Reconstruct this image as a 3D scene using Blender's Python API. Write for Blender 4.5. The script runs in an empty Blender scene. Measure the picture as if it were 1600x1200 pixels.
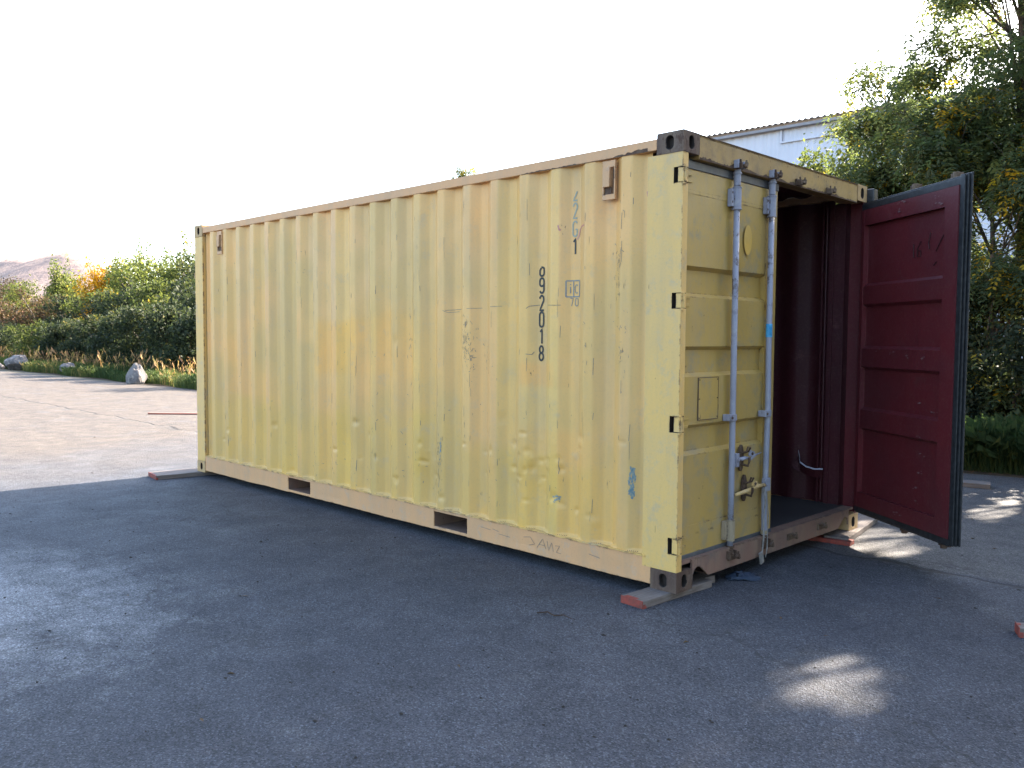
import bpy, math, random
import numpy as np
from mathutils import Vector, Matrix
R = math.radians
S = bpy.context.scene
COL = S.collection
rng = np.random.default_rng(7)
random.seed(7)

# ------------------------------------------------------------------ camera
cd = bpy.data.cameras.new('camera')
cam = bpy.data.objects.new('camera', cd); COL.objects.link(cam)
cd.sensor_width = 36.0; cd.lens = 1326.05/1600*36.0
cd.clip_start = 0.05; cd.clip_end = 3000
CR = Vector((0.70730668, 0.70687906, 0.0062652)); CU = Vector((-0.04305454, 0.03423082, 0.99848613)); CF = Vector((-0.70559447, 0.70650566, -0.05464604))
CP = Vector((2.68076, -4.00567, 1.48725))
m = Matrix(((CR.x, CU.x, -CF.x, CP.x), (CR.y, CU.y, -CF.y, CP.y), (CR.z, CU.z, -CF.z, CP.z), (0, 0, 0, 1)))
cam.matrix_world = m
S.camera = cam

# ------------------------------------------------------------------ sky, sun, exposure
SUN_EL = R(32.0); SUN_AZ = R(4.5)          # azimuth measured from +Y towards +X
w = bpy.data.worlds.new('World'); S.world = w; w.use_nodes = True
nt = w.node_tree; nt.nodes.clear()
sky = nt.nodes.new('ShaderNodeTexSky'); sky.sky_type = 'NISHITA'; sky.sun_disc = False
sky.sun_elevation = SUN_EL; sky.sun_rotation = SUN_AZ; sky.air_density = 1.0; sky.dust_density = 2.0; sky.ozone_density = 1.0
bg = nt.nodes.new('ShaderNodeBackground'); bg.inputs[1].default_value = 0.12
wo = nt.nodes.new('ShaderNodeOutputWorld')
nt.links.new(sky.outputs[0], bg.inputs[0]); nt.links.new(bg.outputs[0], wo.inputs[0])
sl = bpy.data.lights.new('sun', 'SUN'); sl.energy = 5.0; sl.angle = R(0.53); sl.color = (1.0, 0.88, 0.74)
sun = bpy.data.objects.new('sun', sl); COL.objects.link(sun)
SD = Vector((math.sin(SUN_AZ)*math.cos(SUN_EL), math.cos(SUN_AZ)*math.cos(SUN_EL), math.sin(SUN_EL)))
sun.rotation_euler = SD.to_track_quat('Z', 'Y').to_euler(); sun.location = (5, 30, 20)
S.view_settings.view_transform = 'Standard'; S.view_settings.look = 'None'
S.view_settings.exposure = 2.75; S.view_settings.gamma = 1.0
S.render.resolution_x = 1024; S.render.resolution_y = 768

# ------------------------------------------------------------------ helpers
def tag(o, label=None, cat=None, group=None, kind=None):
    if label: o['label'] = label
    if cat: o['category'] = cat
    if group: o['group'] = group
    if kind: o['kind'] = kind
    return o

def empty(name, loc, label, cat, group=None):
    o = bpy.data.objects.new(name, None); COL.objects.link(o); o.location = loc; o.empty_display_size = 0.2
    return tag(o, label, cat, group)

class MB:
    def __init__(s): s.v = []; s.f = []; s.m = []
    def add(s, verts, faces, mi=0):
        b = len(s.v); s.v += [tuple(v) for v in verts]
        for f in faces: s.f.append([b+i for i in f]); s.m.append(mi)
    def box(s, x0, x1, y0, y1, z0, z1, mi=0, rot=None):
        vs = [(x, y, z) for x in (x0, x1) for y in (y0, y1) for z in (z0, z1)]
        if rot:
            c = Vector(((x0+x1)/2, (y0+y1)/2, (z0+z1)/2)); q = rot
            vs = [tuple(c + q @ (Vector(v)-c)) for v in vs]
        s.add(vs, [(0, 1, 3, 2), (4, 6, 7, 5), (0, 4, 5, 1), (2, 3, 7, 6), (0, 2, 6, 4), (1, 5, 7, 3)], mi)
    def tube(s, pts, r, n=12, mi=0, caps=True):
        pts = [Vector(p) for p in pts]
        if not hasattr(r, '__len__'): r = [r]*len(pts)
        rings = []
        up = Vector((0, 0, 1))
        for i, p in enumerate(pts):
            d = (pts[min(i+1, len(pts)-1)]-pts[max(i-1, 0)]).normalized()
            a = up if abs(d.dot(up)) < 0.95 else Vector((1, 0, 0))
            e1 = d.cross(a).normalized(); e2 = d.cross(e1)
            if i and (e1.dot(prev) < 0): e1 = -e1; e2 = -e2
            prev = e1
            rings.append([p + e1*r[i]*math.cos(2*math.pi*k/n) + e2*r[i]*math.sin(2*math.pi*k/n) for k in range(n)])
        vs = [v for rg in rings for v in rg]; fs = []
        for i in range(len(pts)-1):
            for k in range(n):
                fs.append((i*n+k, i*n+(k+1) % n, (i+1)*n+(k+1) % n, (i+1)*n+k))
        if caps: fs.append(tuple(range(n))); fs.append(tuple((len(pts)-1)*n+k for k in reversed(range(n))))
        s.add(vs, fs, mi)
    def xf(s, fn): s.v = [tuple(fn(v)) for v in s.v]; return s
    def build(s, name, mats, parent=None, smooth=False, bevel=0, loc=None):
        me = bpy.data.meshes.new(name); me.from_pydata(s.v, [], s.f)
        if not isinstance(mats, (list, tuple)): mats = [mats]
        for m_ in mats: me.materials.append(m_)
        me.polygons.foreach_set('material_index', s.m)
        if smooth: me.polygons.foreach_set('use_smooth', [True]*len(s.f))
        me.update()
        bm_fix(me)
        o = bpy.data.objects.new(name, me); COL.objects.link(o)
        if parent: o.parent = parent
        if loc: o.location = loc
        if bevel:
            b = o.modifiers.new('bevel', 'BEVEL'); b.width = bevel; b.segments = 2; b.limit_method = 'ANGLE'; b.angle_limit = R(40)
        return o

def bm_fix(me):
    import bmesh
    bm = bmesh.new(); bm.from_mesh(me); bmesh.ops.recalc_face_normals(bm, faces=bm.faces); bm.to_mesh(me); bm.free()

def np_mesh(name, V, F, mat, attrs=None, parent=None, smooth=False, mi=None):
    """V (n,3), F (m,k) ints"""
    me = bpy.data.meshes.new(name); n, k = F.shape
    me.vertices.add(len(V)); me.vertices.foreach_set('co', V.astype(np.float32).ravel())
    me.loops.add(n*k); me.loops.foreach_set('vertex_index', F.astype(np.int32).ravel())
    me.polygons.add(n); me.polygons.foreach_set('loop_start', np.arange(0, n*k, k, dtype=np.int32))
    me.polygons.foreach_set('loop_total', np.full(n, k, dtype=np.int32))
    if smooth: me.polygons.foreach_set('use_smooth', np.ones(n, dtype=bool))
    mats = mat if isinstance(mat, (list, tuple)) else [mat]
    for m_ in mats: me.materials.append(m_)
    if mi is not None: me.polygons.foreach_set('material_index', mi.astype(np.int32))
    me.update(calc_edges=True); me.validate()
    if attrs:
        for an, av in attrs.items():
            if av.ndim == 1:
                a = me.attributes.new(an, 'FLOAT', 'POINT'); a.data.foreach_set('value', av.astype(np.float32))
            else:
                a = me.attributes.new(an, 'FLOAT_COLOR', 'POINT'); a.data.foreach_set('color', av.astype(np.float32).ravel())
    o = bpy.data.objects.new(name, me); COL.objects.link(o)
    if parent: o.parent = parent
    return o

# ---- numpy value noise
_perm = rng.random((64, 64))
def vnoise(x, y):
    xi = np.floor(x).astype(int); yi = np.floor(y).astype(int); fx = x-xi; fy = y-yi
    fx = fx*fx*(3-2*fx); fy = fy*fy*(3-2*fy)
    g = lambda a, b: _perm[a % 64, b % 64]
    return (g(xi, yi)*(1-fx)+g(xi+1, yi)*fx)*(1-fy)+(g(xi, yi+1)*(1-fx)+g(xi+1, yi+1)*fx)*fy
def fbm(x, y, o=4):
    s = 0; a = 0.5
    for i in range(o): s = s+a*vnoise(x*2**i+i*17.3, y*2**i+i*5.1); a *= .5
    return s/(1-0.5**o)

# ---- material node helper
class NT:
    def __init__(s, name):
        s.mat = bpy.data.materials.new(name); s.mat.use_nodes = True; s.t = s.mat.node_tree
        s.b = s.t.nodes['Principled BSDF']; s.out = s.t.nodes['Material Output']
        s.co = s.n('ShaderNodeTexCoord').outputs['Object']
    def n(s, k, **kw):
        x = s.t.nodes.new(k)
        for a, b in kw.items(): setattr(x, a, b)
        return x
    def L(s, a, b): s.t.links.new(a, b)
    def setin(s, sock, v):
        if hasattr(v, 'is_linked') or hasattr(v, 'links'): s.L(v, sock)
        elif isinstance(v, (tuple, list)) and len(v) == 3 and sock.type == 'RGBA': sock.default_value = (*v, 1)
        else: sock.default_value = v
    def noise(s, scale, detail=4, rough=.55, co=None, stretch=None, dist=0):
        t = s.n('ShaderNodeTexNoise'); t.inputs['Scale'].default_value = scale; t.inputs['Detail'].default_value = detail
        t.inputs['Roughness'].default_value = rough; t.inputs['Distortion'].default_value = dist
        c = co or s.co
        if stretch:
            mp = s.n('ShaderNodeMapping'); mp.inputs['Scale'].default_value = stretch; s.L(c, mp.inputs[0]); c = mp.outputs[0]
        s.L(c, t.inputs['Vector']); return t.outputs[0]
    def voro(s, scale, feat='F1', out='Distance', co=None, rand=1):
        t = s.n('ShaderNodeTexVoronoi'); t.feature = feat; t.inputs['Scale'].default_value = scale; t.inputs['Randomness'].default_value = rand
        s.L(co or s.co, t.inputs['Vector']); return t.outputs[out]
    def ramp(s, v, stops):
        t = s.n('ShaderNodeValToRGB'); e = t.color_ramp.elements
        while len(e) < len(stops): e.new(0.5)
        for i, (p, c) in enumerate(stops):
            e[i].position = p; e[i].color = (c, c, c, 1) if not hasattr(c, '__len__') else (*c, 1)
        s.L(v, t.inputs[0]); return t.outputs[0]
    def rng_(s, v, a, b, c=0., d=1.):
        t = s.n('ShaderNodeMapRange'); t.inputs[1].default_value = a; t.inputs[2].default_value = b
        t.inputs[3].default_value = c; t.inputs[4].default_value = d; s.L(v, t.inputs[0]); return t.outputs[0]
    def mix(s, f, a, b, mode='MIX'):
        t = s.n('ShaderNodeMix', data_type='RGBA', blend_type=mode)
        s.setin(t.inputs[0], f); s.setin(t.inputs[6], a); s.setin(t.inputs[7], b); return t.outputs[2]
    def math(s, op, a, b=0.):
        t = s.n('ShaderNodeMath', operation=op); s.setin(t.inputs[0], a); s.setin(t.inputs[1], b); return t.outputs[0]
    def sep(s, co=None):
        t = s.n('ShaderNodeSeparateXYZ'); s.L(co or s.co, t.inputs[0]); return t.outputs
    def bump(s, h, strength=.3, dist=.01, normal=None):
        t = s.n('ShaderNodeBump'); t.inputs['Strength'].default_value = strength; t.inputs['Distance'].default_value = dist
        s.L(h, t.inputs['Height'])
        if normal: s.L(normal, t.inputs['Normal'])
        s.L(t.outputs[0], s.b.inputs['Normal']); return t.outputs[0]
    def attr(s, name, out='Color'):
        t = s.n('ShaderNodeAttribute'); t.attribute_name = name; return t.outputs[out]
    def base(s, c, rough=.6, spec=.5, metal=0.):
        s.setin(s.b.inputs['Base Color'], c); s.setin(s.b.inputs['Roughness'], rough)
        s.b.inputs['Specular IOR Level'].default_value = spec; s.setin(s.b.inputs['Metallic'], metal); return s.mat

def paint(name, base, base2, wear=(0.42, 0.42, 0.36), wearamt=.5, rustamt=.5, rough=.5, attr=None, bumpy=.1, streak=True, edge=0.):
    M = NT(name)
    c = M.attr(attr) if attr else base
    lg = M.noise(1.3, 3); c = M.mix(M.rng_(lg, .42, .62), c, M.mix(.75, c, base2))
    if streak:
        st = M.noise(7, 5, .6, stretch=(1, 1, .12)); c = M.mix(M.rng_(st, .45, .8, 0, .42), c, (0.34, 0.26, 0.16))
    fine = M.noise(9, 8, .75); c = M.mix(M.rng_(fine, .58-.06*wearamt, .70, 0, .3 if attr else .55), c, wear)
    fn2 = M.noise(70, 4, .7); c = M.mix(M.rng_(fn2, .5, .9, 0, .25), c, (0.2, 0.17, 0.12), 'MIX')
    ru = M.noise(26, 9, .72, stretch=(1, 1, .55)); rm = M.rng_(ru, .70-.05*rustamt, .725-.05*rustamt)
    sc = M.noise(38, 3, .6, stretch=(1, 1, .13)); sm = M.rng_(sc, .73-.03*rustamt, .76-.03*rustamt)
    rm = M.math('MAXIMUM', rm, M.math('MULTIPLY', sm, .7))
    if edge:
        bv = M.n('ShaderNodeBevel'); bv.samples = 4; bv.inputs['Radius'].default_value = .014
        ge = M.n('ShaderNodeNewGeometry'); dp = M.n('ShaderNodeVectorMath', operation='DOT_PRODUCT'); M.L(bv.outputs[0], dp.inputs[0]); M.L(ge.outputs['True Normal'], dp.inputs[1])
        em = M.rng_(dp.outputs['Value'], .985, .90); em = M.math('MULTIPLY', em, M.rng_(M.noise(11, 7, .7), .57-.08*edge, .66-.08*edge))
        rm = M.math('MAXIMUM', rm, em)
    bl = M.noise(4.5, 7, .72); c = M.mix(M.rng_(bl, .60-.05*wearamt, .72, 0, .5 if not attr else .22), c, (wear[0]*.74, wear[1]*.76, wear[2]*.78))
    rc = M.mix(M.noise(60), (0.075, 0.032, 0.018), (0.10, 0.075, 0.06))
    c = M.mix(rm, c, rc)
    M.bump(M.math('ADD', M.noise(14, 5), M.math('MULTIPLY', M.noise(160, 2), .12)), bumpy*1.0, .012)
    return M.base(c, M.math('ADD', M.rng_(fine, .3, .7, rough-.1, rough+.12), M.math('MULTIPLY', rm, .35)), .4)

M_side = paint('yellow_side_paint', (0.6, 0.38, 0.13), (0.56, 0.36, 0.12), wear=(0.50, 0.38, 0.24), attr='paint', wearamt=.5, rustamt=.35, rough=.42, bumpy=.035)
M_yel = paint('yellow_frame_paint', (0.68, 0.42, 0.125), (0.60, 0.395, 0.155), wear=(0.44, 0.37, 0.26), wearamt=1.2, rustamt=.75, rough=.5, edge=1)
M_door = paint('mustard_door_paint', (0.47, 0.30, 0.072), (0.40, 0.27, 0.088), wear=(0.30, 0.27, 0.19), wearamt=1.1, rustamt=.7, rough=.42, streak=True, edge=0.5)  # mustard, darkened in the colour to carry the deeper shade at the doors
M_head = paint('dirty_header_paint', (0.40, 0.25, 0.075), (0.31, 0.20, 0.08), wear=(0.20, 0.15, 0.10), wearamt=1.6, rustamt=1.5, rough=.6, edge=.9)
M_rail = paint('tan_rail_paint', (0.63, 0.335, 0.15), (0.55, 0.31, 0.155), wear=(0.46, 0.36, 0.27), wearamt=.6, rustamt=.6, rough=.55, edge=0.9)
M_sill = paint('brown_sill_paint', (0.22, 0.12, 0.085), (0.17, 0.11, 0.085), wear=(0.16, 0.125, 0.11), wearamt=1, rustamt=1.2, rough=.65, edge=1)
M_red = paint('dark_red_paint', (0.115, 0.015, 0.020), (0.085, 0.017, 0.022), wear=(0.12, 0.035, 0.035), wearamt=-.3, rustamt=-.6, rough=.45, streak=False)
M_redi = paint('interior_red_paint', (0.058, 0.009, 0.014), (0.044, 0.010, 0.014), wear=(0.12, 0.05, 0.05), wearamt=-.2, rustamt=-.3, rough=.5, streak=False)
M_cast = paint('rusty_cast_steel', (0.075, 0.042, 0.030), (0.12, 0.08, 0.06), wear=(0.20, 0.16, 0.13), wearamt=.8, rustamt=2.6, rough=.75, bumpy=.5)
M_bar = paint('lavender_grey_rod_paint', (0.30, 0.30, 0.36), (0.25, 0.26, 0.31), wear=(0.48, 0.46, 0.44), wearamt=.6, rustamt=.9, rough=.45, streak=False, edge=0.6)
M_barb = paint('beige_rod_sleeve_paint', (0.36, 0.27, 0.16), (0.31, 0.25, 0.17), wear=(0.48, 0.46, 0.44), wearamt=.6, rustamt=1.0, rough=.5, edge=0.8)
M_rust = paint('brown_rusted_steel', (0.085, 0.045, 0.028), (0.06, 0.035, 0.025), wear=(0.2, 0.15, 0.11), wearamt=.8, rustamt=1.5, rough=.85, bumpy=.5)

def simple(name, c, rough=.6, c2=None, scale=8, spec=.4, bump=.1, bscale=40):
    M = NT(name)
    cc = M.mix(M.rng_(M.noise(scale, 5), .35, .65), c, c2 if c2 else tuple(x*.75 for x in c))
    M.bump(M.noise(bscale, 4), bump, .006)
    return M.base(cc, rough, spec)
M_rub = simple('grey_rubber', (0.055, 0.06, 0.07), .45, (0.09, 0.095, 0.10), 14)
M_black = simple('black_rubber', (0.014, 0.015, 0.017), .45, (0.03, 0.032, 0.035), 30)
M_floor = simple('plywood_floor', (0.035, 0.030, 0.030), .6, (0.05, 0.045, 0.042), 3)
M_ink = simple('black_stencil_paint', (0.016, 0.016, 0.015), .5, (0.03, 0.03, 0.028), 60)
M_inkg = simple('faded_green_stencil_paint', (0.22, 0.25, 0.20), .6, (0.33, 0.33, 0.24), 60)
M_inkd = simple('grey_stencil_paint', (0.17, 0.18, 0.17), .6, (0.26, 0.26, 0.22), 60)
M_pink = simple('pink_mark', (0.50, 0.17, 0.15), .6, (0.5, .25, .2), 50)
M_blue = simple('blue_tape', (0.03, 0.30, 0.62), .35, (0.1, 0.42, 0.7), 30)
M_scuff = simple('dark_scuff', (0.15, 0.13, 0.10), .7, (0.24, 0.21, 0.16), 90)
M_bscr = simple('blue_green_scrape', (0.10, 0.19, 0.23), .6, (0.30, 0.32, 0.25), 70)
M_disc = simple('ochre_disc', (0.62, 0.38, 0.075), .5, (0.56, 0.36, 0.09), 14)
M_white = simple('white_cord', (0.28, 0.26, 0.24), .6, (0.18, .165, .15), 30)
M_pale = simple('bare_pale_steel', (0.55, 0.55, 0.60), .35, (0.35, .33, .36), 40)  # pale bluish colour for the curled edge of the torn strip

# ------------------------------------------------------------------ ground
def mat_asphalt():
    M = NT('worn_asphalt'); x, y, z = M.sep()
    big = M.noise(.55, 5, .6); mid = M.noise(3.2, 5, .65)
    c = M.mix(M.rng_(big, .35, .65), (0.056, 0.060, 0.074), (0.080, 0.084, 0.098))
    # far lane laid separately: a paler, older surface beyond the seam
    wob = M.math('ADD', y, M.rng_(M.noise(.8, 4), .3, .7, -.12, .12))
    lane = M.rng_(wob, 1.72, 1.80)
    c = M.mix(M.math('MULTIPLY', lane, .75), c, (0.115, 0.110, 0.105))
    # the open yard left of the container gets a paler, warmer colour
    open_yard = M.rng_(M.math('ADD', x, M.rng_(big, .3, .7, -1.5, 1.5)), -6.0, -10.0)
    c = M.mix(M.math('MULTIPLY', open_yard, .9), c, (0.125, 0.098, 0.073))
    # paler bluish patch at left of foreground
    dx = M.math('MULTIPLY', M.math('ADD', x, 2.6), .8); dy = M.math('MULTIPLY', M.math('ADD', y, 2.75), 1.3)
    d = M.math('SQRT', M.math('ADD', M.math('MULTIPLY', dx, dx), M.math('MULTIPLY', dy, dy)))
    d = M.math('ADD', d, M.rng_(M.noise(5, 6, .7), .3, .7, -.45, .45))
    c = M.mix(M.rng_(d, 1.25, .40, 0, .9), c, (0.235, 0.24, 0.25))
    c = M.mix(M.rng_(mid, .38, .66, 0, .5), c, (0.046, 0.047, 0.052)); c = M.mix(M.rng_(M.noise(1.4, 6, .65), .55, .68, 0, .45), c, (0.125, 0.125, 0.13))
    ra = M.noise(1.1, 6, .7, stretch=(.35, 1.2, 1)); c = M.mix(M.rng_(ra, .52, .68, 0, .28), c, (0.046, 0.047, 0.052))
    # aggregate
    ag = M.voro(150, out='Color'); agv = M.sep(ag)[0]
    c = M.mix(.95, c, M.ramp(agv, [(0, .40), (.45, .88), (.85, 1.30), (1, 2.2)]), 'MULTIPLY')
    sp = M.rng_(M.voro(46, out='Distance'), .10, .06); spm = M.math('MULTIPLY', sp, M.rng_(M.noise(11), .5, .6))
    c = M.mix(M.math('MULTIPLY', spm, .8), c, (0.34, 0.34, 0.34))
    dk = M.rng_(M.noise(85, 3, .6), .62, .68); c = M.mix(M.math('MULTIPLY', dk, .55), c, (0.018, 0.019, 0.022))
    # seams and cracks
    sy = M.math('ABSOLUTE', M.math('SUBTRACT', M.math('ADD', y, M.rng_(M.noise(1.6, 5), .3, .7, -.09, .09)), 1.76))
    sm = M.rng_(sy, .040, .012); c = M.mix(M.math('MULTIPLY', sm, .75), c, (0.03, 0.028, 0.027))
    vc = M.noise(.28, 8, .55, dist=.4); vm = M.rng_(M.math('ABSOLUTE', M.math('SUBTRACT', vc, .5)), .0028, .0010)
    cm = M.math('MULTIPLY', vm, M.math('MULTIPLY', M.rng_(M.noise(.6), .45, .55), .6)); c = M.mix(cm, c, (0.03, 0.028, 0.027))
    h = M.math('ADD', M.voro(150), M.math('MULTIPLY', M.noise(60, 4), .8)); h = M.math('SUBTRACT', h, M.math('MULTIPLY', sm, 2.0))
    M.bump(h, .9, .008)
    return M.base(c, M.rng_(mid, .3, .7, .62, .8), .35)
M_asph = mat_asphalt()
M_soil = simple('dry_soil', (0.12, 0.10, 0.065), .95, (0.07, 0.065, 0.04), 1.2, bump=.6, bscale=6)

def sheet(name, x0, x1, y0, yfn, z, mat, nx=160, ny=6):
    xs = np.linspace(x0, x1, nx); V = []; 
    for i, xx in enumerate(xs):
        for j in range(ny): V.append((xx, y0+(yfn(xx)-y0)*j/(ny-1), z))
    F = [(i*ny+j, (i+1)*ny+j, (i+1)*ny+j+1, i*ny+j+1) for i in range(nx-1) for j in range(ny-1)]
    return np_mesh(name, np.array(V), np.array(F), mat)
g = MB(); g.add([(-900, -300, -.006), (900, -300, -.006), (900, 1200, -.006), (-900, 1200, -.006)], [(0, 1, 2, 3)])
tag(g.build('ground', M_soil), kind='structure')
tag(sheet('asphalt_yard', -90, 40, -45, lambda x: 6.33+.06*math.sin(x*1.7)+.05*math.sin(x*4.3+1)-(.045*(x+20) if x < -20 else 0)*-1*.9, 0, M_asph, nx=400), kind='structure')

# ------------------------------------------------------------------ the container
Z0 = 0.045
OFF = Vector((3.029, -1.219, 0))
C0 = empty('shipping_container', (-3.029, 1.219, Z0), 'battered mustard yellow steel shipping container with one red lined door open, resting on planks', 'shipping container')
def cb(mb, name, mats, parent=None, **kw):
    return mb.build(name, mats, parent or C0, loc=(OFF if parent is None else None), **kw)

PI_, XL, W, H = .2785, -6.058, 2.438, 2.591
XA, XB, ZA, ZB = -5.872, -0.236, 0.165, 2.515
def corr(x, depth=.041):
    p = np.mod(x+.355, PI_)
    return np.where(p < .069, p/.069, np.where(p < .139, 1, np.where(p < .208, (.208-p)/.069, 0)))*depth
drng = np.random.default_rng(11)
DENT = []
for (cx, cz, sx, sz, n) in [(-2.25, .42, .18, .12, 16), (-1.68, .60, .16, .14, 12), (-1.08, .60, .17, .16, 34), (-.78, .62, .06, .10, 5), (-1.0, .40, .18, .05, 9), (-.62, .34, .10, .03, 4),
                            (-3.1, .45, .3, .15, 8), (-4.3, .42, .5, .16, 9), (-5.2, .40, .4, .15, 7), (-3.6, .5, 1.2, .2, 8), (-.5, 1.2, .2, .5, 4), (-3, 1.5, 1.5, .5, 6)]:
    for _ in range(int(n*.7)):
        DENT.append((cx+drng.normal()*sx, max(.22, cz+drng.normal()*sz), drng.uniform(.010, .034), drng.uniform(.008, .028), drng.uniform(.006, .015)*(1 if drng.random() < .72 else -.5)))
WDENT = [(-.47, 1.25, .08, .25, .008), (-2.2, .36, .22, .12, .010), (-1.1, .45, .3, .16, .012), (-3.3, .5, .3, .18, .010), (-4.6, .55, .35, .2, .008), (-1.75, 1.1, .15, .3, .006), (-5.3, .9, .2, .5, .006), (-2.9, 1.4, .4, .3, .007)]
def side_y(x, z):
    x = np.asarray(x, float); z = np.asarray(z, float)
    flat = np.clip((z-ZA-.012)/.006, 0, 1)
    y = .006+corr(x)*flat
    for (a, b, ra, rb, d) in [q[:4]+(q[4]*.72,) for q in DENT]+[q[:4]+(q[4]*.6,) for q in WDENT]:
        q = ((x-a)/ra)**2+((z-b)/rb)**2
        y = y+d*np.exp(-q**1.3*.9)
    y = y+(fbm(x*2.2+5, z*1.4)-.5)*.005
    return y
def smooth(a, b, v): t = np.clip((v-a)/(b-a), 0, 1); return t*t*(3-2*t)
def side_paint(x, z):
    base = np.array([0.66, 0.407, 0.145]); C = np.tile(base, (*x.shape, 1))
    nx = (fbm(x*3.1, z*2.3+9)-.5); nz = (fbm(x*2.3+31, z*3.7)-.5)
    def patch(x0, x1, z0, z1, col, a=1., e=.05, wob=.2):
        xx = x+nx*wob; zz = z+nz*wob
        mk = smooth(x0-e, x0+e, xx)*(1-smooth(x1-e, x1+e, xx))*smooth(z0-e, z0+e, zz)*(1-smooth(z1-e, z1+e, zz))*a
        C[...] = C*(1-mk[..., None])+np.array(col)*mk[..., None]
    patch(-6, -4.5, 0, 2.6, (0.673, 0.386, 0.144), .8, .3, .6)
    patch(-6, 0, 2.02, 2.7, (0.673, 0.405, 0.165), .6, .15, .4)
    patch(-3.9, -1.7, 1.65, 2.3, (0.656, 0.418, 0.179), .8, .2, .5)
    patch(-3.9, -3.2, 1.1, 2.1, (0.673, 0.442, 0.188), .6, .12, .3)
    patch(-6, 0, 0, .78, (0.608, 0.396, 0.114), .75, .10, .6)
    patch(-3.75, -2.42, 1.12, 1.60, (0.705, 0.405, 0.112), .9, .045, .16)
    patch(-3.2, -2.42, .75, 1.3, (0.690, 0.399, 0.132), .5, .08, .2)
    patch(-1.28, -.97, 1.12, 1.29, (0.722, 0.386, 0.119), .85, .012, .05)
    patch(-1.27, -.82, .86, 1.115, (0.673, 0.448, 0.174), .9, .03, .06)
    patch(-1.05, -.70, 1.15, 1.60, (0.656, 0.424, 0.165), .6, .05, .1)
    patch(-2.33, -2.03, .24, .66, (0.592, 0.368, 0.084), .9, .03, .12)
    patch(-1.35, -.95, .25, .62, (0.632, 0.393, 0.109), .6, .04, .1)
    patch(-1.9, -1.2, 2.05, 2.42, (0.697, 0.399, 0.128), .7, .10, .2)
    patch(-1.1, -.85, 1.7, 2.2, (0.641, 0.405, 0.169), .6, .08, .2)
    patch(-.5, -.2, .2, 2.5, (0.632, 0.399, 0.160), .7, .05, .1)
    patch(-.75, -.45, 2.2, 2.5, (0.673, 0.386, 0.146), .7, .05, .1)
    # whole corrugations repainted in slightly different batches
    k = np.floor((x+.355)/PI_*2).astype(int); r = np.random.default_rng(5).random((80, 3))
    v = (r[k % 80]-.5)*np.array([.035, .035, .03])
    C = np.clip((C+v)*np.array([1.10, 1.015, .86]), 0.02, .85)
    return np.concatenate([C, np.ones((*x.shape, 1))], -1)
def side_panel(name, mirror=False):
    keys = []
    k = -25
    xs = [XA, XB]
    for k in range(-25, 3):
        for p in (0, .069, .139, .208):
            xx = -.355+k*PI_+p
            if XA < xx < XB: xs.append(xx)
    xs = np.array(sorted(set(xs))); full = []
    for a, b in zip(xs[:-1], xs[1:]):
        n = max(1, int(round((b-a)/.0125))) if not mirror else 1
        full += list(np.linspace(a, b, n, endpoint=False))
    full.append(XB); full = np.array(full)
    zs = np.concatenate([np.linspace(ZA, .85, 56), np.linspace(.85, ZB, 46)[1:]]) if not mirror else np.linspace(ZA, ZB, 5)
    X, Z = np.meshgrid(full, zs, indexing='ij')
    Y = side_y(X, Z) if not mirror else .006+corr(X)
    n1, n2 = X.shape
    Vo = np.stack([X, Y, Z], -1).reshape(-1, 3); Vi = np.stack([X, Y+.002, Z], -1).reshape(-1, 3)
    idx = np.arange(n1*n2).reshape(n1, n2)
    Fo = np.stack([idx[:-1, :-1], idx[1:, :-1], idx[1:, 1:], idx[:-1, 1:]], -1).reshape(-1, 4)
    Fi = Fo[:, ::-1]+n1*n2
    V = np.concatenate([Vo, Vi])
    if mirror: V[:, 1] = W-V[:, 1]; Fo = Fo[:, ::-1]; Fi = Fi[:, ::-1]
    F = np.concatenate([Fo, Fi]); mi = np.concatenate([np.zeros(len(Fo)), np.ones(len(Fi))])
    P = side_paint(X, Z).reshape(-1, 4); P = np.concatenate([P, P])
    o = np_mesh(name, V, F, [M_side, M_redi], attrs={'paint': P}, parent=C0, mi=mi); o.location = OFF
    return o
tag(side_panel('side_panel'), 'dented yellow corrugated panel with painted numbers')
side_panel('side_panel', True)

# far end wall (corrugated) and roof
b = MB(); ys = np.linspace(.1, W-.1, 60); zz = (.14, 2.5)
for dx_, mi in ((0, 0), (.004, 1)):
    vs = []
    for yy in ys:
        d = float(np.clip(np.sin((yy-.1)*2*np.pi/.25)*1.6, -1, 1))*.02
        for z_ in zz: vs.append((XL+.03+d+dx_, yy, z_))
    b.add(vs, [(i*2, i*2+2, i*2+3, i*2+1) for i in range(len(ys)-1)], mi)
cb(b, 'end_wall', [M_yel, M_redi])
b = MB(); xs = np.arange(XL+.1, -.08, .026)
for dz_, mi in ((0, 0), (-.003, 1)):
    vs = []
    for xx in xs:
        d = float(np.clip(np.sin(xx*2*np.pi/.21)*1.8, -1, 1))*.009
        for y_ in (.055, W-.055): vs.append((xx, y_, 2.558+d+dz_))
    b.add(vs, [(i*2, i*2+2, i*2+3, i*2+1) for i in range(len(xs)-1)], mi)
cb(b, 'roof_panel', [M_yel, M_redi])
b = MB(); b.box(XL+.05, -.085, .05, W-.05, .150, .170); cb(b, 'floor', M_floor)

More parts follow.
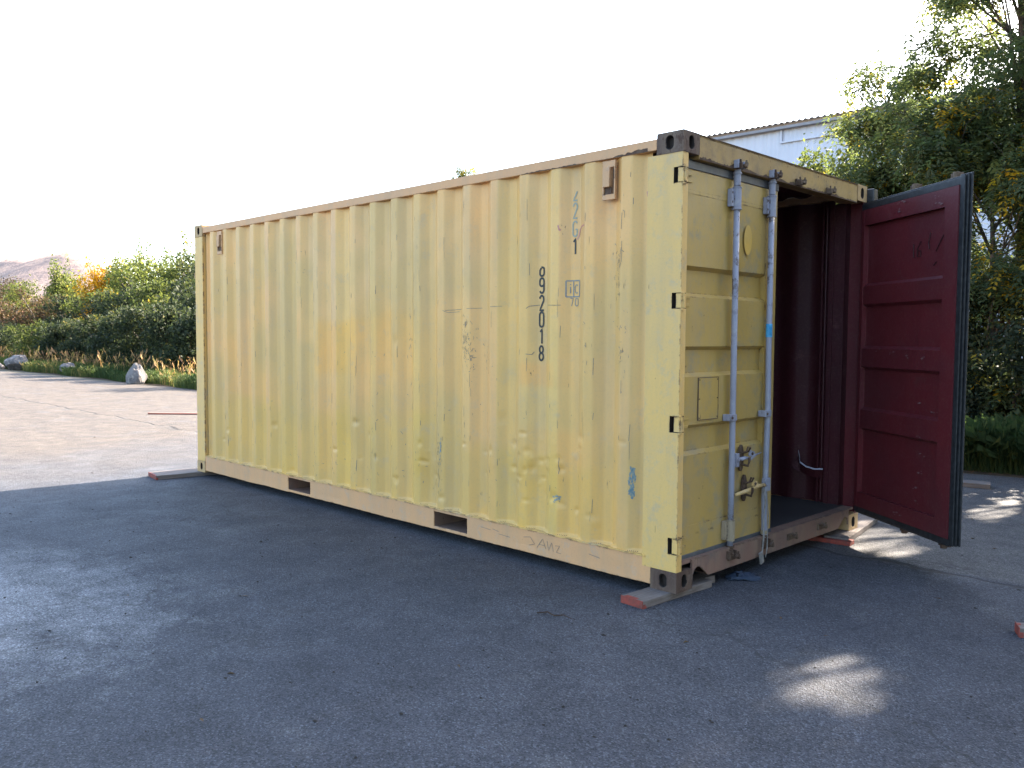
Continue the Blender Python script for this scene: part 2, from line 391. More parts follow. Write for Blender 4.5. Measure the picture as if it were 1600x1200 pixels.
# top side rails, bottom side rails with forklift pockets
for yy in (0.0, W-.055):
    b = MB(); b.box(XL+.176, -.178, yy+.001, yy+.055, 2.503, 2.566); cb(b, 'top_rail', M_rail, bevel=.004)
def rail_face(b, a, c, near):
    xs = np.linspace(a, c, max(3, int((c-a)/.035))); vs = []; q = random.Random(int(-a*100)); e = 0
    for x_ in xs:
        e = e*.8+q.uniform(-.0012, .0012)
        for z_, y_ in ((.172, .0095), (.172, .001), (.13, .0012+.3*abs(e)), (.07, .0014+abs(e)), (.021+e*1.6, .001-e), (.021+e*1.6, .0095)):
            vs.append((x_, y_ if near else W-y_, z_))
    n = len(xs); b.add(vs, [(i*6+j, i*6+6+j, i*6+7+j, i*6+1+j) for i in range(n-1) for j in range(5)]+[tuple(range(6)), tuple((n-1)*6+k for k in range(6))])
def bot_rail(near):
    b = MB(); segs = [(-5.88, -4.21), (-3.835, -2.132), (-1.766, -.178)]
    f = (lambda y0, y1: (y0, y1)) if near else (lambda y0, y1: (W-y1, W-y0))
    for a, c in segs:
        rail_face(b, a, c, near); b.box(a, c, *f(.0095, .055), .022, .027)
    for a, c in ((-4.21, -3.835), (-2.132, -1.766)):
        b.box(a-.002, c+.002, *f(.004, .010), .152, .1715); b.box(a-.002, c+.002, *f(.004, .010), .0215, .043)
    return cb(b, 'bottom_rail', M_rail, bevel=.0025)
bot_rail(True); bot_rail(False)
for a, c in ((-4.21, -3.835), (-2.132, -1.766)):
    b = MB()
    b.box(a-.005, a, .010, W-.010, .03, .152); b.box(c, c+.005, .010, W-.010, .03, .152); b.box(a, c, .012, W-.012, .034, .040)
    for yy in (.5, 1.1, 1.7): b.box(a, c, yy, yy+.05, .12, .148)
    cb(b, 'forklift_pocket', M_sill)
# cross members under the floor
b = MB()
for k, xx in enumerate(np.arange(-5.7, -.3, .3)):
    if -4.3 < xx < -3.75 or -2.22 < xx < -1.7: continue
    b.box(xx, xx+.045, .056, W-.056, .03, .149)
cb(b, 'cross_member', M_rust)
# wavy flange (weld lip) along the bottom of the near panel
b = MB(); xs = np.linspace(XA-.05, XB+.02, 260)
ptop = []; vs = []
for i, xx in enumerate(xs):
    wv = .0012*math.sin(xx*9)+.0012*math.sin(xx*23+1)+.0015*random.random()
    o_ = -.005-.0035*abs(math.sin(xx*11.3)) + .002*random.random()
    zt = .180+wv; vs += [(xx, .05, zt+.001), (xx, o_, zt), (xx, o_, zt-.005-.003*random.random()), (xx, .03, zt-.006)]
b.add(vs, [(i*4+j, i*4+4+j, i*4+5+j, i*4+1+j) for i in range(len(xs)-1) for j in range(3)])
cb(b, 'panel_lip', M_yel)

b = MB(); vs = []; n = 150; xs = np.linspace(-1.25, -.24, n)
for i, xx in enumerate(xs):
    h_ = .002+.022*max(0., float(fbm(np.array(xx*11.), np.array(2.2)))-.48)*3*(.4+.6*(xx+1.25))
    vs += [(xx, .0002, 2.5035), (xx, .0002, 2.5035+h_)]
b.add(vs, [(i*2, i*2+2, i*2+3, i*2+1) for i in range(n-1)]); cb(b, 'rust_edge', M_rust)
# corner fittings: faces with real oval openings
def holed_plate(mb, o, u, v, n, w, h, cu, cv, hw, hh, depth, mi=0, mh=0):
    """plate w x h spanned by unit u,v from corner o; oval hole centred cu,cv, tunnel along -n"""
    o, u, v, n = map(Vector, (o, u, v, n)); angs = set(2*math.pi*k/28 for k in range(28))
    for (a, c) in ((0, 0), (w, 0), (w, h), (0, h)): angs.add(math.atan2(c-cv, a-cu) % (2*math.pi))
    angs = sorted(angs); outer = []; inner = []; back = []
    for t in angs:
        c, s_ = math.cos(t), math.sin(t)
        ks = []
        if c > 1e-9: ks.append((w-cu)/c)
        if c < -1e-9: ks.append(-cu/c)
        if s_ > 1e-9: ks.append((h-cv)/s_)
        if s_ < -1e-9: ks.append(-cv/s_)
        k = min(x for x in ks if x > 0); outer.append(o+u*(cu+c*k)+v*(cv+s_*k))
        # stadium shaped hole
        q = hh-hw
        px, py = hw*c, hw*s_+(q if s_ > 0.01 else (-q if s_ < -.01 else 0))
        inner.append(o+u*(cu+px)+v*(cv+py)); back.append(o+u*(cu+px*.96)+v*(cv+py*.96)-n*depth)
    N = len(angs); fs = [(i, (i+1) % N, N+(i+1) % N, N+i) for i in range(N)]
    mb.add(outer+inner, fs, mi)
    mb.add(inner+back, [(i, (i+1) % N, N+(i+1) % N, N+i) for i in range(N)], mh)
    mb.add(back, [tuple(range(N))], mh)
M_cast2 = paint('painted_cast_steel', (0.46, 0.29, 0.12), (0.40, 0.27, 0.14), wear=(0.34, 0.26, 0.18), wearamt=1.2, rustamt=1.6, rough=.65, bumpy=.3)
M_hole = simple('dark_cavity', (0.03, 0.022, 0.018), .9)  # dark colour stands in for shade inside fitting openings and hinge slots
def fitting(x_out, y_out, z0, sx, sy, mats):
    """x_out,y_out: outer vertical edge; sx,sy = +1 if the body extends to + from it"""
    b = MB(); LX, LY, LZ = .178, .162, .118
    x0 = x_out; x1 = x_out+sx*LX; y0 = y_out; y1 = y_out+sy*LY
    holed_plate(b, (x0, y0, z0), (sx, 0, 0), (0, 0, 1), (0, -sy, 0), LX, LZ, .092, .059, .024, .037, .035, 0, 1)
    holed_plate(b, (x0, y0, z0), (0, sy, 0), (0, 0, 1), (-sx, 0, 0), LY, LZ, .082, .059, .024, .037, .035, 0, 1)
    top = z0+LZ
    b.add([(x0, y0, top), (x1, y0, top), (x1, y1, top), (x0, y1, top)], [(0, 1, 2, 3)])
    b.add([(x0, y0, z0), (x1, y0, z0), (x1, y1, z0), (x0, y1, z0)], [(3, 2, 1, 0)])
    b.add([(x1, y0, z0), (x1, y1, z0), (x1, y1, top), (x1, y0, top)], [(0, 1, 2, 3)])
    b.add([(x0, y1, z0), (x1, y1, z0), (x1, y1, top), (x0, y1, top)], [(0, 1, 2, 3)])
    import bmesh
    o = cb(b, 'corner_fitting', mats)
    bm = bmesh.new(); bm.from_mesh(o.data); bmesh.ops.remove_doubles(bm, verts=bm.verts, dist=.0008); bmesh.ops.recalc_face_normals(bm, faces=bm.faces)
    bm.to_mesh(o.data); bm.free()
    bv = o.modifiers.new('bevel', 'BEVEL'); bv.width = .007; bv.segments = 3; bv.limit_method = 'ANGLE'; bv.angle_limit = R(60)
    return o
for xo, sx in ((.004, -1), (XL, 1)):
    for yo, sy in ((-.004, 1), (W+.004, -1)):
        for z0 in (0, H-.118):
            mt = [M_cast, M_hole] if (yo < 0 and xo > -1) else [M_cast2, M_hole]
            fitting(xo, yo, z0, sx, sy, mt)

# corner posts.  near door post with hinge slots
SL = [(2.305, 2.392), (1.609, 1.698), (.913, 1.006), (.219, .312)]
def door_post(near):
    b = MB(); my = (lambda a, c: (a, c)) if near else (lambda a, c: (W-c, W-a)); z0, z1 = .1185, 2.4725
    yy = (lambda t: t) if near else (lambda t: W-t)
    xs_ = [-.236, -.150, -.060, -.032, 0.0]; zs_ = sorted({z0, z1} | ({q for sl_ in SL for q in sl_} if near else set()))
    zs_ = sorted(set(zs_) | {z0+(z1-z0)*k/14 for k in range(15) if all(not (a-.03 < z0+(z1-z0)*k/14 < c+.03) for a, c in SL)})
    n1 = len(zs_); vs = [(x_, yy(.0005*math.sin(z_*7+x_*30)), z_) for x_ in xs_ for z_ in zs_]+[(0.0, yy(.052), z_) for z_ in zs_]
    fs = []
    for i_ in range(len(xs_)):
        for j_ in range(n1-1):
            if near and i_ in (2, 3, 4) and any(abs(zs_[j_]-a) < 1e-6 for a, c in SL): continue
            fs.append((i_*n1+j_, (i_+1)*n1+j_, (i_+1)*n1+j_+1, i_*n1+j_+1))
    b.add(vs, fs)
    if near:
        for (a, c) in SL:
            b.box(-.034, .0015, .0035, .012, a+.005, c-.004); b.box(-.004, .0015, .012, .05, a+.005, c-.004); b.tube([(.003, .020, a+.004), (.003, .020, c-.003)], .008, 8, 0)
            b.box(-.0005, .006, .0, .03, a-.010, a+.002, 0); b.box(-.0005, .006, .0, .03, c-.002, c+.010, 0); b.box(-.060, 0, .045, .05, a, c, 2)
            for (p, q) in (((-.060, a), (-.060, c)), ((-.060, a), (0, a)), ((-.060, c), (0, c))):
                b.add([(p[0], .0, p[1]), (q[0], .0, q[1]), (q[0], .05, q[1]), (p[0], .05, p[1])], [(0, 1, 2, 3)], 2)
    b.box(-.236, -.228, *my(.008, .075), z0, z1, 1); b.box(-.12, -.112, *my(.008, .09), z0, z1, 1); b.box(-.228, -.112, *my(.067, .075), z0, z1, 1)
    for (a, c) in (SL if near else []): b.box(-.111, -.03, *my(.055, .06), a-.02, c+.02, 2)
    return cb(b, 'corner_post', [M_yel if near else M_red, M_redi, M_hole])
door_post(True); door_post(False)
for yo, s_ in ((0, 1), (W, -1)):
    b = MB(); y0, y1 = sorted((yo, yo+s_*.01)); b.box(XL, XL+.176, y0, y1, .1185, 2.4725)
    y0, y1 = sorted((yo+s_*.01, yo+s_*.13)); b.box(XL, XL+.01, y0, y1, .1185, 2.4725)
    b.box(XL+.166, XL+.176, *sorted((yo+s_*.01, yo+s_*.05)), .1185, 2.4725)
    cb(b, 'corner_post', M_yel, bevel=.004)
# header and sill
b = MB(); b.box(-.09, -.001, .160, W-.160, 2.452, 2.578); b.box(-.16, .001, .05, W-.05, 2.5785, 2.584)
cb(b, 'door_header', M_head, bevel=.003)
b = MB(); b.box(-.07, .004, .16, W-.16, 2.5845, 2.589); cb(b, 'roof_edge', M_rust)
b = MB(); b.box(XL, XL+.06, .16, W-.16, 2.46, 2.575); cb(b, 'end_rail', M_yel)
b = MB(); b.box(XL, XL+.08, .16, W-.16, .03, .15); cb(b, 'end_rail', M_yel)
# ragged rust along the lower edge of the header
b = MB(); n = 210; vs = []
for i in range(n):
    yy = .165+(W-.33)*i/(n-1); h_ = .006+.022*max(0, fbm(np.array(yy*9.), np.array(3.3))-.38)*2+.010*random.random()*(vnoise(np.array(yy*14.), np.array(1.))>.45)
    vs += [(.0008, yy, 2.4525), (.0008, yy, 2.4525+float(h_))]
b.add(vs, [(i*2, i*2+2, i*2+3, i*2+1) for i in range(n-1)]); cb(b, 'rust_edge', M_rust)
# sill with two arched notches
prof = [(.1585, .168), (.1585, .05), (.166, .05), (.166, .075), (.182, .103), (.215, .118), (.245, .112), (.285, .082), (.335, .045)]
prof += [(W-y_, z_) for y_, z_ in reversed(prof[1:])]+[(W-.1585, .168)]
b = MB(); n = len(prof)
for x_ in (-.010, 0.002): b.add([(x_, y_, z_) for y_, z_ in prof], [])
nb = n
topn = n
# triangulate by strips from the top line
for x_off, base in ((-.010, 0), (.002, n)):
    for i in range(1, n-2):
        y0_, z0_ = prof[i]; y1_, z1_ = prof[i+1]
        if y1_-y0_ < 1e-6: continue
        b.add([(x_off, y0_, z0_), (x_off, y1_, z1_), (x_off, y1_, .168), (x_off, y0_, .168)], [(0, 1, 2, 3)])
for i in range(n):
    j = (i+1) % n; b.add([(-.010, *prof[i]), (-.010, *prof[j]), (.002, *prof[j]), (.002, *prof[i])], [(0, 1, 2, 3)])
b.box(-.085, -.0102, .06, W-.06, .1495, .168)
b.v = b.v
cb(b, 'door_sill', M_sill)
b = MB(); b.box(-.13, -.0105, .34, W-.34, .046, .05); cb(b, 'sill_flange', M_sill)
# cam keepers on header and sill
def claw(b, y, z, up, x=0.0, mi=0):
    s_ = 1 if up else -1
    b.box(x, x+.012, y-.042, y+.036, z-.022, z+.020, mi)
    b.box(x+.010, x+.042, y-.040, y-.026, z-.016*s_-.006, z+.010, mi, rot=Matrix.Rotation(R(14*s_), 3, 'X'))
    b.box(x+.010, x+.046, y+.014, y+.030, z-.014, z+.018, mi, rot=Matrix.Rotation(R(-18*s_), 3, 'X'))
    b.box(x+.028, x+.044, y-.012, y+.020, z-.004*s_-.005, z-.004*s_+.009, mi, rot=Matrix.Rotation(R(10), 3, 'X'))
    b.box(x+.030, x+.040, y+.018, y+.028, z+.010, z+.032, mi, rot=Matrix.Rotation(R(-12), 3, 'X'))
    b.box(x+.026, x+.036, y-.038, y-.030, z+.004, z+.030, mi, rot=Matrix.Rotation(R(16), 3, 'X'))
for y_ in (.590, 1.015, 1.345, 1.795):
    b = MB(); claw(b, y_, 2.478, True, x=.0015); cb(b, 'cam_keeper', M_rust, bevel=.002)
    b = MB(); claw(b, y_, .112, False, x=.0025); cb(b, 'cam_keeper', M_rust, bevel=.002)

# ---- doors: local coords (u from hinge, n outward, z) mapped by fn
def make_door(fn, left):
    B = lambda: MB()
    def put(mb, name, mats, parent, **kw):
        mb.xf(lambda v: fn(v[0], v[1], v[2])); 
        return mb.build(name, mats, parent, loc=(OFF if parent is C0 else None), **kw)
    bands = [(1.84, 1.70), (1.38, 1.24), (.925, .785)]
    zs_o = [(.352, 0), (2.268, 0)]
    # pressed sheet: profile in z, outside n and inside n-3mm
    pr = [(.352, -.040)]
    for top, bot in reversed(bands):
        pr += [(bot-.018, -.040), (bot+.004, -.072), (top-.004, -.072), (top+.018, -.040)]
    pr += [(2.268, -.040)]
    u0, u1 = .055, .985
    b = B()
    us = np.linspace(u0, u1, 24)
    for off, mi in ((0, 0), (-.003, 1)):
        vs = []; ns = []
        zfull = []
        for (za, na), (zb, nb_) in zip(pr[:-1], pr[1:]):
            k = max(1, int((zb-za)/.05))
            for j in range(k): t = j/k; zfull.append((za+(zb-za)*t, na+(nb_-na)*t))
        zfull.append(pr[-1])
        for uu in us:
            for (z_, n_) in zfull:
                e = float(fbm(np.array(uu*3+(0 if left else 7)), np.array(z_*2.))-.5)*.010
                vs.append((uu, n_+off+e, z_))
        q = len(zfull)
        b.add(vs, [(i*q+j, (i+1)*q+j, (i+1)*q+j+1, i*q+j+1) for i in range(len(us)-1) for j in range(q-1)], mi)
    # frame members, hollow box sections (outer yellow face, inner red face)
    def member(a0, a1, z0, z1, n0=-.078, n1=-.036):
        b.add([(a0, n1, z0), (a1, n1, z0), (a1, n1, z1), (a0, n1, z1)], [(0, 1, 2, 3)], 0)
        b.add([(a0, n0, z0), (a1, n0, z0), (a1, n0, z1), (a0, n0, z1)], [(3, 2, 1, 0)], 1)
        b.add([(a0, n0, z0), (a0, n1, z0), (a0, n1, z1), (a0, n0, z1)], [(0, 1, 2, 3)], 0 if left else 1)
        b.add([(a1, n0, z0), (a1, n1, z0), (a1, n1, z1), (a1, n0, z1)], [(0, 1, 2, 3)], 0 if left else 1)
        b.add([(a0, n0, z1), (a1, n0, z1), (a1, n1, z1), (a0, n1, z1)], [(0, 1, 2, 3)], 1)
        b.add([(a0, n0, z0), (a1, n0, z0), (a1, n1, z0), (a0, n1, z0)], [(0, 1, 2, 3)], 1)
    member(.012, .052, .19, 2.40); member(.978, 1.108, .19, 2.40)
    member(.0525, .9775, 2.285, 2.40, -.076, -.0375); member(.0525, .9775, .19, .30, -.076, -.0375)
    b.box(.0525, .9775, -.0395, -.0378, .30, .354); b.box(.0525, .9775, -.0395, -.0378, 2.266, 2.2848)
    b.box(.0525, .9775, -.0415, -.0397, .30, .354, 1); b.box(.0525, .9775, -.0415, -.0397, 2.266, 2.2848, 1)
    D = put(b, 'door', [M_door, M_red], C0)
    # rubber gasket all round
    b = B()
    for (a0, a1, z0, z1, n0, n1) in ((.0, 1.112, 2.401, 2.446, -.07, -.030), (.0, 1.112, .150, .189, -.07, -.030), (-.006, .011, .19, 2.40, -.07, -.045)):
        b.box(a0, a1, n0, n1, z0, z1)
    for j, nn in enumerate((-.066, -.050, -.034)):
        if not left: b.box(1.1085+.001*j, 1.150+.012*j, nn-.005, nn+.006, .150+.002*j, 2.462+.004*j)
    for j, nn in enumerate((-.058, -.042)):
        b.box(.0, 1.10, nn-.003, nn+.003, 2.446, 2.458); b.box(.0, 1.10, nn-.003, nn+.003, .138, .150)
    put(b, 'gasket', M_rub if left else M_black, D, bevel=.003)
    # hinges
    for (a, c) in SL:
        b = B(); b.tube([(-.005, -.024, a+.006), (-.005, -.024, c-.006)], .011, 10)
        b.box(.0, .10, -.0355, -.028, a+.016, a+.032); b.box(.0, .10, -.0355, -.028, c-.032, c-.016)
        put(b, 'hinge', M_door if left else M_red, D, bevel=.002)
    # lock rods
    for k, uu in enumerate((.548, .975)):
        b = B()
        if left and k == 1:
            b.tube([(uu, -.004, 2.30), (uu, -.004, 1.35), (uu+.004, -.002, 1.0), (uu-.004, -.004, .56), (uu-.012, -.006, .42), (uu-.004, -.004, .17), (uu-.004, -.004, .13)], .0185, 16)
        else: b.tube([(uu, -.004, 2.33), (uu, -.004, 1.2), (uu+.002, -.004, .55), (uu, -.004, .13)], .0185, 16)
        put(b, 'lock_rod', M_bar, D, smooth=True)
        # long guide sleeves
        b = B(); b.tube([(uu, -.004, 2.225), (uu, -.004, 2.345)], .0265, 18)
        b.tube([(uu, -.004, 2.217), (uu, -.004, 2.226)], .030, 18); b.tube([(uu, -.004, 2.345), (uu, -.004, 2.353)], .030, 18)
        b.box(uu-.055, uu-.020, -.036, -.006, 2.235, 2.340)
        b.box(uu+.020, uu+.030, -.036, -.006, 2.235, 2.340)
        b.box(uu-.052, uu-.043, -.006, -.003, 2.255, 2.268, 1); b.box(uu-.052, uu-.043, -.006, -.003, 2.31, 2.323, 1)
        put(b, 'rod_bracket', [M_bar, M_rust], D, bevel=.002)
        b = B()
        if k == 0:
            b.tube([(uu, -.004, .205), (uu, -.004, .335)], .0275, 18); b.box(uu-.052, uu-.022, -.036, -.010, .215, .33)
        else: b.tube([(uu-.004, -.004, .18), (uu-.004, -.004, .205)], .025, 16)
        put(b, 'rod_bracket', M_barb, D, bevel=.002)
        # mid clamp with bolt
        b = B(); b.box(uu-.062, uu+.012, -.008, .020, .945, .985); b.box(uu-.062, uu-.03, -.036, -.008, .945, .985); b.tube([(uu-.045, .018, .965), (uu-.045, .027, .965)], .009, 8, 1)
        put(b, 'rod_bracket', [M_bar, M_rust], D, bevel=.003)
        for zc, up in ((2.478, True), (.125, False)):
            b = B(); s_ = 1 if up else -1
            b.tube([(uu, -.004, zc-.12*s_ if up else zc+.05), (uu, -.004, zc+.028*s_)], .021, 14)
            b.tube([(uu, -.004, zc-.05*s_), (uu, -.004, zc-.038*s_)], .027, 14)
            b.box(uu-.058, uu+.006, .006, .026, zc-.012, zc+.012, rot=Matrix.Rotation(R(12*s_), 3, 'Y')); b.box(uu-.060, uu-.044, -.002, .034, zc-.022, zc+.026)
            b.box(uu+.012, uu+.024, -.006, .034, zc-.018, zc+.024); b.box(uu-.03, uu-.018, .010, .032, zc+.006, zc+.034)
            put(b, 'locking_cam', [M_bar if up else M_rust] if left else [M_rust], D, bevel=.003)
    # handles
    for (uu, zc, sgn, L_, mt) in ((.548, .700, 1, .34, M_bar), (.975, .505, -1, .40, M_yel)):
        b = B()
        b.box(uu+(.014 if sgn > 0 else -.050), uu+(.050 if sgn > 0 else .018), -.006, .022, zc-.042, zc+.042)
        b.tube([(uu+.032*sgn, .020, zc), (uu+.032*sgn, .030, zc)], .009, 8)
        put(b, 'handle_hub', M_bar, D, bevel=.004)
        b = B(); pts = [(uu+.045*sgn, .014, zc), (uu+.12*sgn, .016, zc+.006), (uu+.2*sgn, .014, zc-.004), (uu+.28*sgn, .010, zc-.012 if sgn < 0 else zc+.014), (uu+L_*sgn, .008, zc-.020 if sgn < 0 else zc+.02)]
        b.tube(pts, [.012, .012, .0115, .013, .010] if sgn < 0 else [.013, .011, .007, .0055, .003], 10)
        put(b, 'handle', mt, D, smooth=True)
        b = B(); uc = uu+(.145 if sgn > 0 else -.275+.06)*1.0 if sgn > 0 else uu-.265+.03
        # catch plate: oval backing, hook above, tongue below
        n_ = 14; vs = [(uc+.028*math.cos(2*math.pi*i/n_), -.033, zc+.085*math.sin(2*math.pi*i/n_)) for i in range(n_)]+[(uc+.028*math.cos(2*math.pi*i/n_), -.020, zc+.085*math.sin(2*math.pi*i/n_)) for i in range(n_)]
        b.add(vs, [tuple(range(n_)), tuple(range(n_, 2*n_))]+[(i, (i+1) % n_, n_+(i+1) % n_, n_+i) for i in range(n_)])
        b.tube([(uc-.012, -.02, zc+.03), (uc-.012, .02, zc+.045), (uc-.010, .030, zc+.075)], .006, 8)
        b.tube([(uc+.016, -.02, zc+.03), (uc+.016, .02, zc+.045), (uc+.020, .030, zc+.070)], .006, 8)
        b.tube([(uc, -.02, zc-.04), (uc, .026, zc-.045), (uc, .034, zc-.015), (uc, .034, zc+.01)], .008, 8)
        put(b, 'handle_catch', M_rust, D, smooth=False)
        b = B(); a_ = uc+.060; b.box(a_-.035, a_+.035, .012, .019, zc+.006, zc+.045, rot=Matrix.Rotation(R(18), 3, 'Y')); b.tube([(a_, .018, zc+.026), (a_, .026, zc+.026)], .010, 8, 1)
        b.box(a_-.02, a_+.05, .016, .022, zc-.005, zc+.012, rot=Matrix.Rotation(R(-20), 3, 'Y'))
        put(b, 'handle_latch', [M_bar if sgn > 0 else M_yel, M_rust], D, bevel=.003)
    if left:
        b = B(); n_ = 28; cu, cz = .735, 2.055
        b.add([(cu, -.0305, cz)]+[(cu+.048*math.cos(2*math.pi*i/n_), -.031, cz+.092*math.sin(2*math.pi*i/n_)) for i in range(n_)], [(0, i+1, (i+1) % n_+1) for i in range(n_)])
        put(b, 'round_mark', M_disc, D)
        # data plate outline
        b = B(); p0, p1, q0, q1 = .215, .425, .968, 1.212
        b.box(p0, p1, -.0405, -.0335, q0, q1, 0)
        for (a0, a1, z0, z1) in ((p0-.004, p0, q0, q1), (p1, p1+.004, q0, q1), (p0-.004, p1+.004, q0-.004, q0), (p0-.004, p1+.004, q1, q1+.004)):
            b.box(a0, a1, -.040, -.0325, z0, z1, 1)
        for a_ in (p0+.008, p1-.008):
            for z_ in (q0+.01, (q0+q1)/2, q1-.01): b.tube([(a_, -.034, z_), (a_, -.0305, z_)], .004, 6, 1)
        put(b, 'data_plate', [M_door, M_rust], D)
        b = B(); b.tube([(.975, -.004, 1.455), (.975, -.004, 1.54)], .0205, 16); b.box(.955, .975, .010, .0175, 1.47, 1.53)
        put(b, 'blue_tape', M_blue, D)
    else:
        # faint scratches and paint chips on the inner (red) face
        b = B(); rr = random.Random(4)
        for (uu, z_, n_) in ((.28, 1.37, -.076), (.45, 1.35, -.076), (.62, 1.33, -.076), (.80, 1.33, -.076), (.72, 1.02, -.0445), (.80, .80, -.077), (.78, .68, -.0445), (.78, .56, -.0445), (.72, .44, -.0445), (.74, .35, -.0445), (.90, .98, -.0445), (.5, 2.39, -.0775), (.55, 2.39, -.0775), (.5, 2.33, -.0775), (.9, 2.36, -.0775), (.92, 2.31, -.0775), (.55, .24, -.0775), (.60, .23, -.0775)):
            for q in range(3):
                du, dz = rr.uniform(-.03, .03), rr.uniform(-.012, .012); s_ = rr.uniform(.004, .011)
                b.add([(uu+du-s_*1.6, n_-.006, z_+dz), (uu+du, n_-.006, z_+dz+s_*.7), (uu+du+s_*1.8, n_-.006, z_+dz+.002), (uu+du, n_-.006, z_+dz-s_*.6)], [(0, 1, 2, 3)])
        put(b, 'paint_chips', simple('pale_red_chip', (0.20, 0.10, 0.10), .6), D)['kind'] = 'stuff'
        b = B()
        strokes = [[(.62, 2.09), (.622, 2.0)], [(.70, 2.10), (.66, 2.05), (.662, 2.0), (.70, 2.0), (.70, 2.04), (.665, 2.04)], [(.80, 2.15), (.78, 2.08), (.79, 2.04)], [(.86, 2.02), (.92, 2.10)], [(.90, 2.08), (.94, 2.12)], [(.84, 1.93), (.87, 1.95)]]
        for st in strokes: b.tube([(a, -.049, z_) for a, z_ in st], .003, 5)
        put(b, 'scribble', simple('dark_marker', (0.03, .006, .008), .6), D)
    return D
dl = make_door(lambda u, n, z: (n-.006+.0, .045+u, z), True)
tag(dl, 'closed mustard yellow door with two grey lock rods')
TH = R(53); tv = (math.sin(TH), -math.cos(TH)); nv = (math.cos(TH), math.sin(TH)); HX, HY = .000, W-.052
dr = make_door(lambda u, n, z: (HX+.030+tv[0]*u+nv[0]*(n+.03), HY+tv[1]*u+nv[1]*(n+.03), z), False)
tag(dr, 'open door seen from its dark red inner side')
# dark grey rubbery hinge cover beside the upper right fitting
b = MB(); b.box(-.03, .055, W+.006, W+.085, 2.475, 2.575); b.box(-.01, .06, W-.03, W+.07, 2.45, 2.47); cb(b, 'hinge_cover', M_black, bevel=.015)

# vents
def vent(xc, z0, z1):
    y0 = -.006; b = MB(); xa, xb = xc-.048, xc+.048
    b.box(xa, xb, y0, .012, z1-.042, z1); b.box(xa, xb, y0, .012, z0, z0+.032)
    b.box(xa, xa+.010, y0, .012, z0+.032, z1-.042); b.box(xb-.010, xb, y0, .012, z0+.032, z1-.042)
    b.box(xa+.010, xb-.034, y0-.012, .006, z0+.075, z1-.040)
    b.box(xb-.034, xb-.010, .012, .016, z0+.032, z1-.042, 1); b.box(xa+.010, xb-.034, .004, .010, z0+.032, z0+.075, 1)
    return cb(b, 'vent', [M_rail, M_rust], bevel=.003)
vent(-.515, 2.262, 2.492); vent(-5.49, 2.262, 2.492)

# ---- stencilled characters on the corrugated side (stroke polygons laid on the steel)
def arc(cx, cz, rx, rz, a0, a1, n=10): return [(cx+rx*math.cos(R(a0+(a1-a0)*i/n)), cz+rz*math.sin(R(a0+(a1-a0)*i/n))) for i in range(n+1)]
def glyph(ch):   # unit box: x 0..1, z 0..1
    r = .30
    if ch == '0': return [[(0, .78)]+arc(.5, .78, .5, .22, 180, 0)+[(1, .22)]+arc(.5, .22, .5, .22, 0, -180)+[(0, .78)]]
    if ch == '1': return [[(.18, .80), (.62, 1.0), (.62, 0)]]
    if ch == '2': return [arc(.5, .75, .48, .25, 170, -20)+[(.05, .0), (1, .0)]]
    if ch == '8': return [arc(.5, .76, .44, .24, 90, 450, 18), arc(.5, .26, .5, .26, 90, 450, 18)]
    if ch == '9': return [[(1, .62)]+arc(.5, .62, .5, .16, 0, -180)+[(0, .80)]+arc(.5, .80, .5, .20, 180, 0)+[(1, .2)]+arc(.5, .2, .5, .2, 0, -160)]
    if ch == '6b': return [[(.30, .62)]+[(0, .45), (0, .2)]+arc(.5, .2, .5, .2, 180, 360)+[(1, .45), (1, .55)]+arc(.5, .55, .5, .12, 0, 110)]
    if ch == 'G': return [arc(.5, .78, .5, .22, 20, 180)+[(0, .22)]+arc(.5, .22, .5, .22, 180, 360)+[(1, .46), (.58, .46)]]
    if ch == '2c': return [[(.95, .62), (.05, 0), (1, 0)]]
    if ch == '7': return [[(0, 1), (1, 1), (.4, 0)]]
    if ch == 'i': return [[(.5, 0), (.5, .68)], [(.5, .86), (.5, .96)]]
    if ch == 'c': return [arc(.5, .5, .5, .5, 50, 310, 14)]
def ribbon(b, pts, wd, ysurf, mi=0):
    # resample
    P = [pts[0]]
    for a, c in zip(pts[:-1], pts[1:]):
        L_ = math.hypot(c[0]-a[0], c[1]-a[1]); k = max(1, int(L_/.012))
        for j in range(1, k+1): P.append((a[0]+(c[0]-a[0])*j/k, a[1]+(c[1]-a[1])*j/k))
    vs = []
    for i, p in enumerate(P):
        a = P[max(0, i-1)]; c = P[min(len(P)-1, i+1)]; dx, dz = c[0]-a[0], c[1]-a[1]; L_ = math.hypot(dx, dz) or 1
        ww = wd*(1 if not callable(wd) else 1)
        ox, oz = -dz/L_*ww/2, dx/L_*ww/2
        for s_ in (1, -1):
            x_, z_ = p[0]+ox*s_, p[1]+oz*s_; vs.append((x_, ysurf(x_, z_), z_))
    b.add(vs, [(i*2, i*2+1, i*2+3, i*2+2) for i in range(len(P)-1)], mi)
ys_ = lambda x, z: float(side_y(x, z))-.0022
def text(chars, xc, wd, rows, mat, name, sw=.0105, label=None):
    b = MB()
    for ch, (z0, z1) in zip(chars, rows):
        for st in glyph(ch):
            ribbon(b, [(xc-wd/2+(wd)*p[0], z0+(z1-z0)*p[1]) for p in st], sw, ys_)
    o = cb(b, name, mat); 
    return o
WN = .036
text(['6b', '9', '2', '0', '1', '8'], -1.096, WN, [(1.842, 1.925), (1.733, 1.828), (1.620, 1.715), (1.513, 1.608), (1.404, 1.499), (1.295, 1.388)], M_ink, 'serial_number', sw=.0135)
text(['2c', '2', 'G'], -.817, WN-.002, [(2.297, 2.385), (2.187, 2.280), (2.075, 2.168)], M_inkg, 'size_code', sw=.0105)
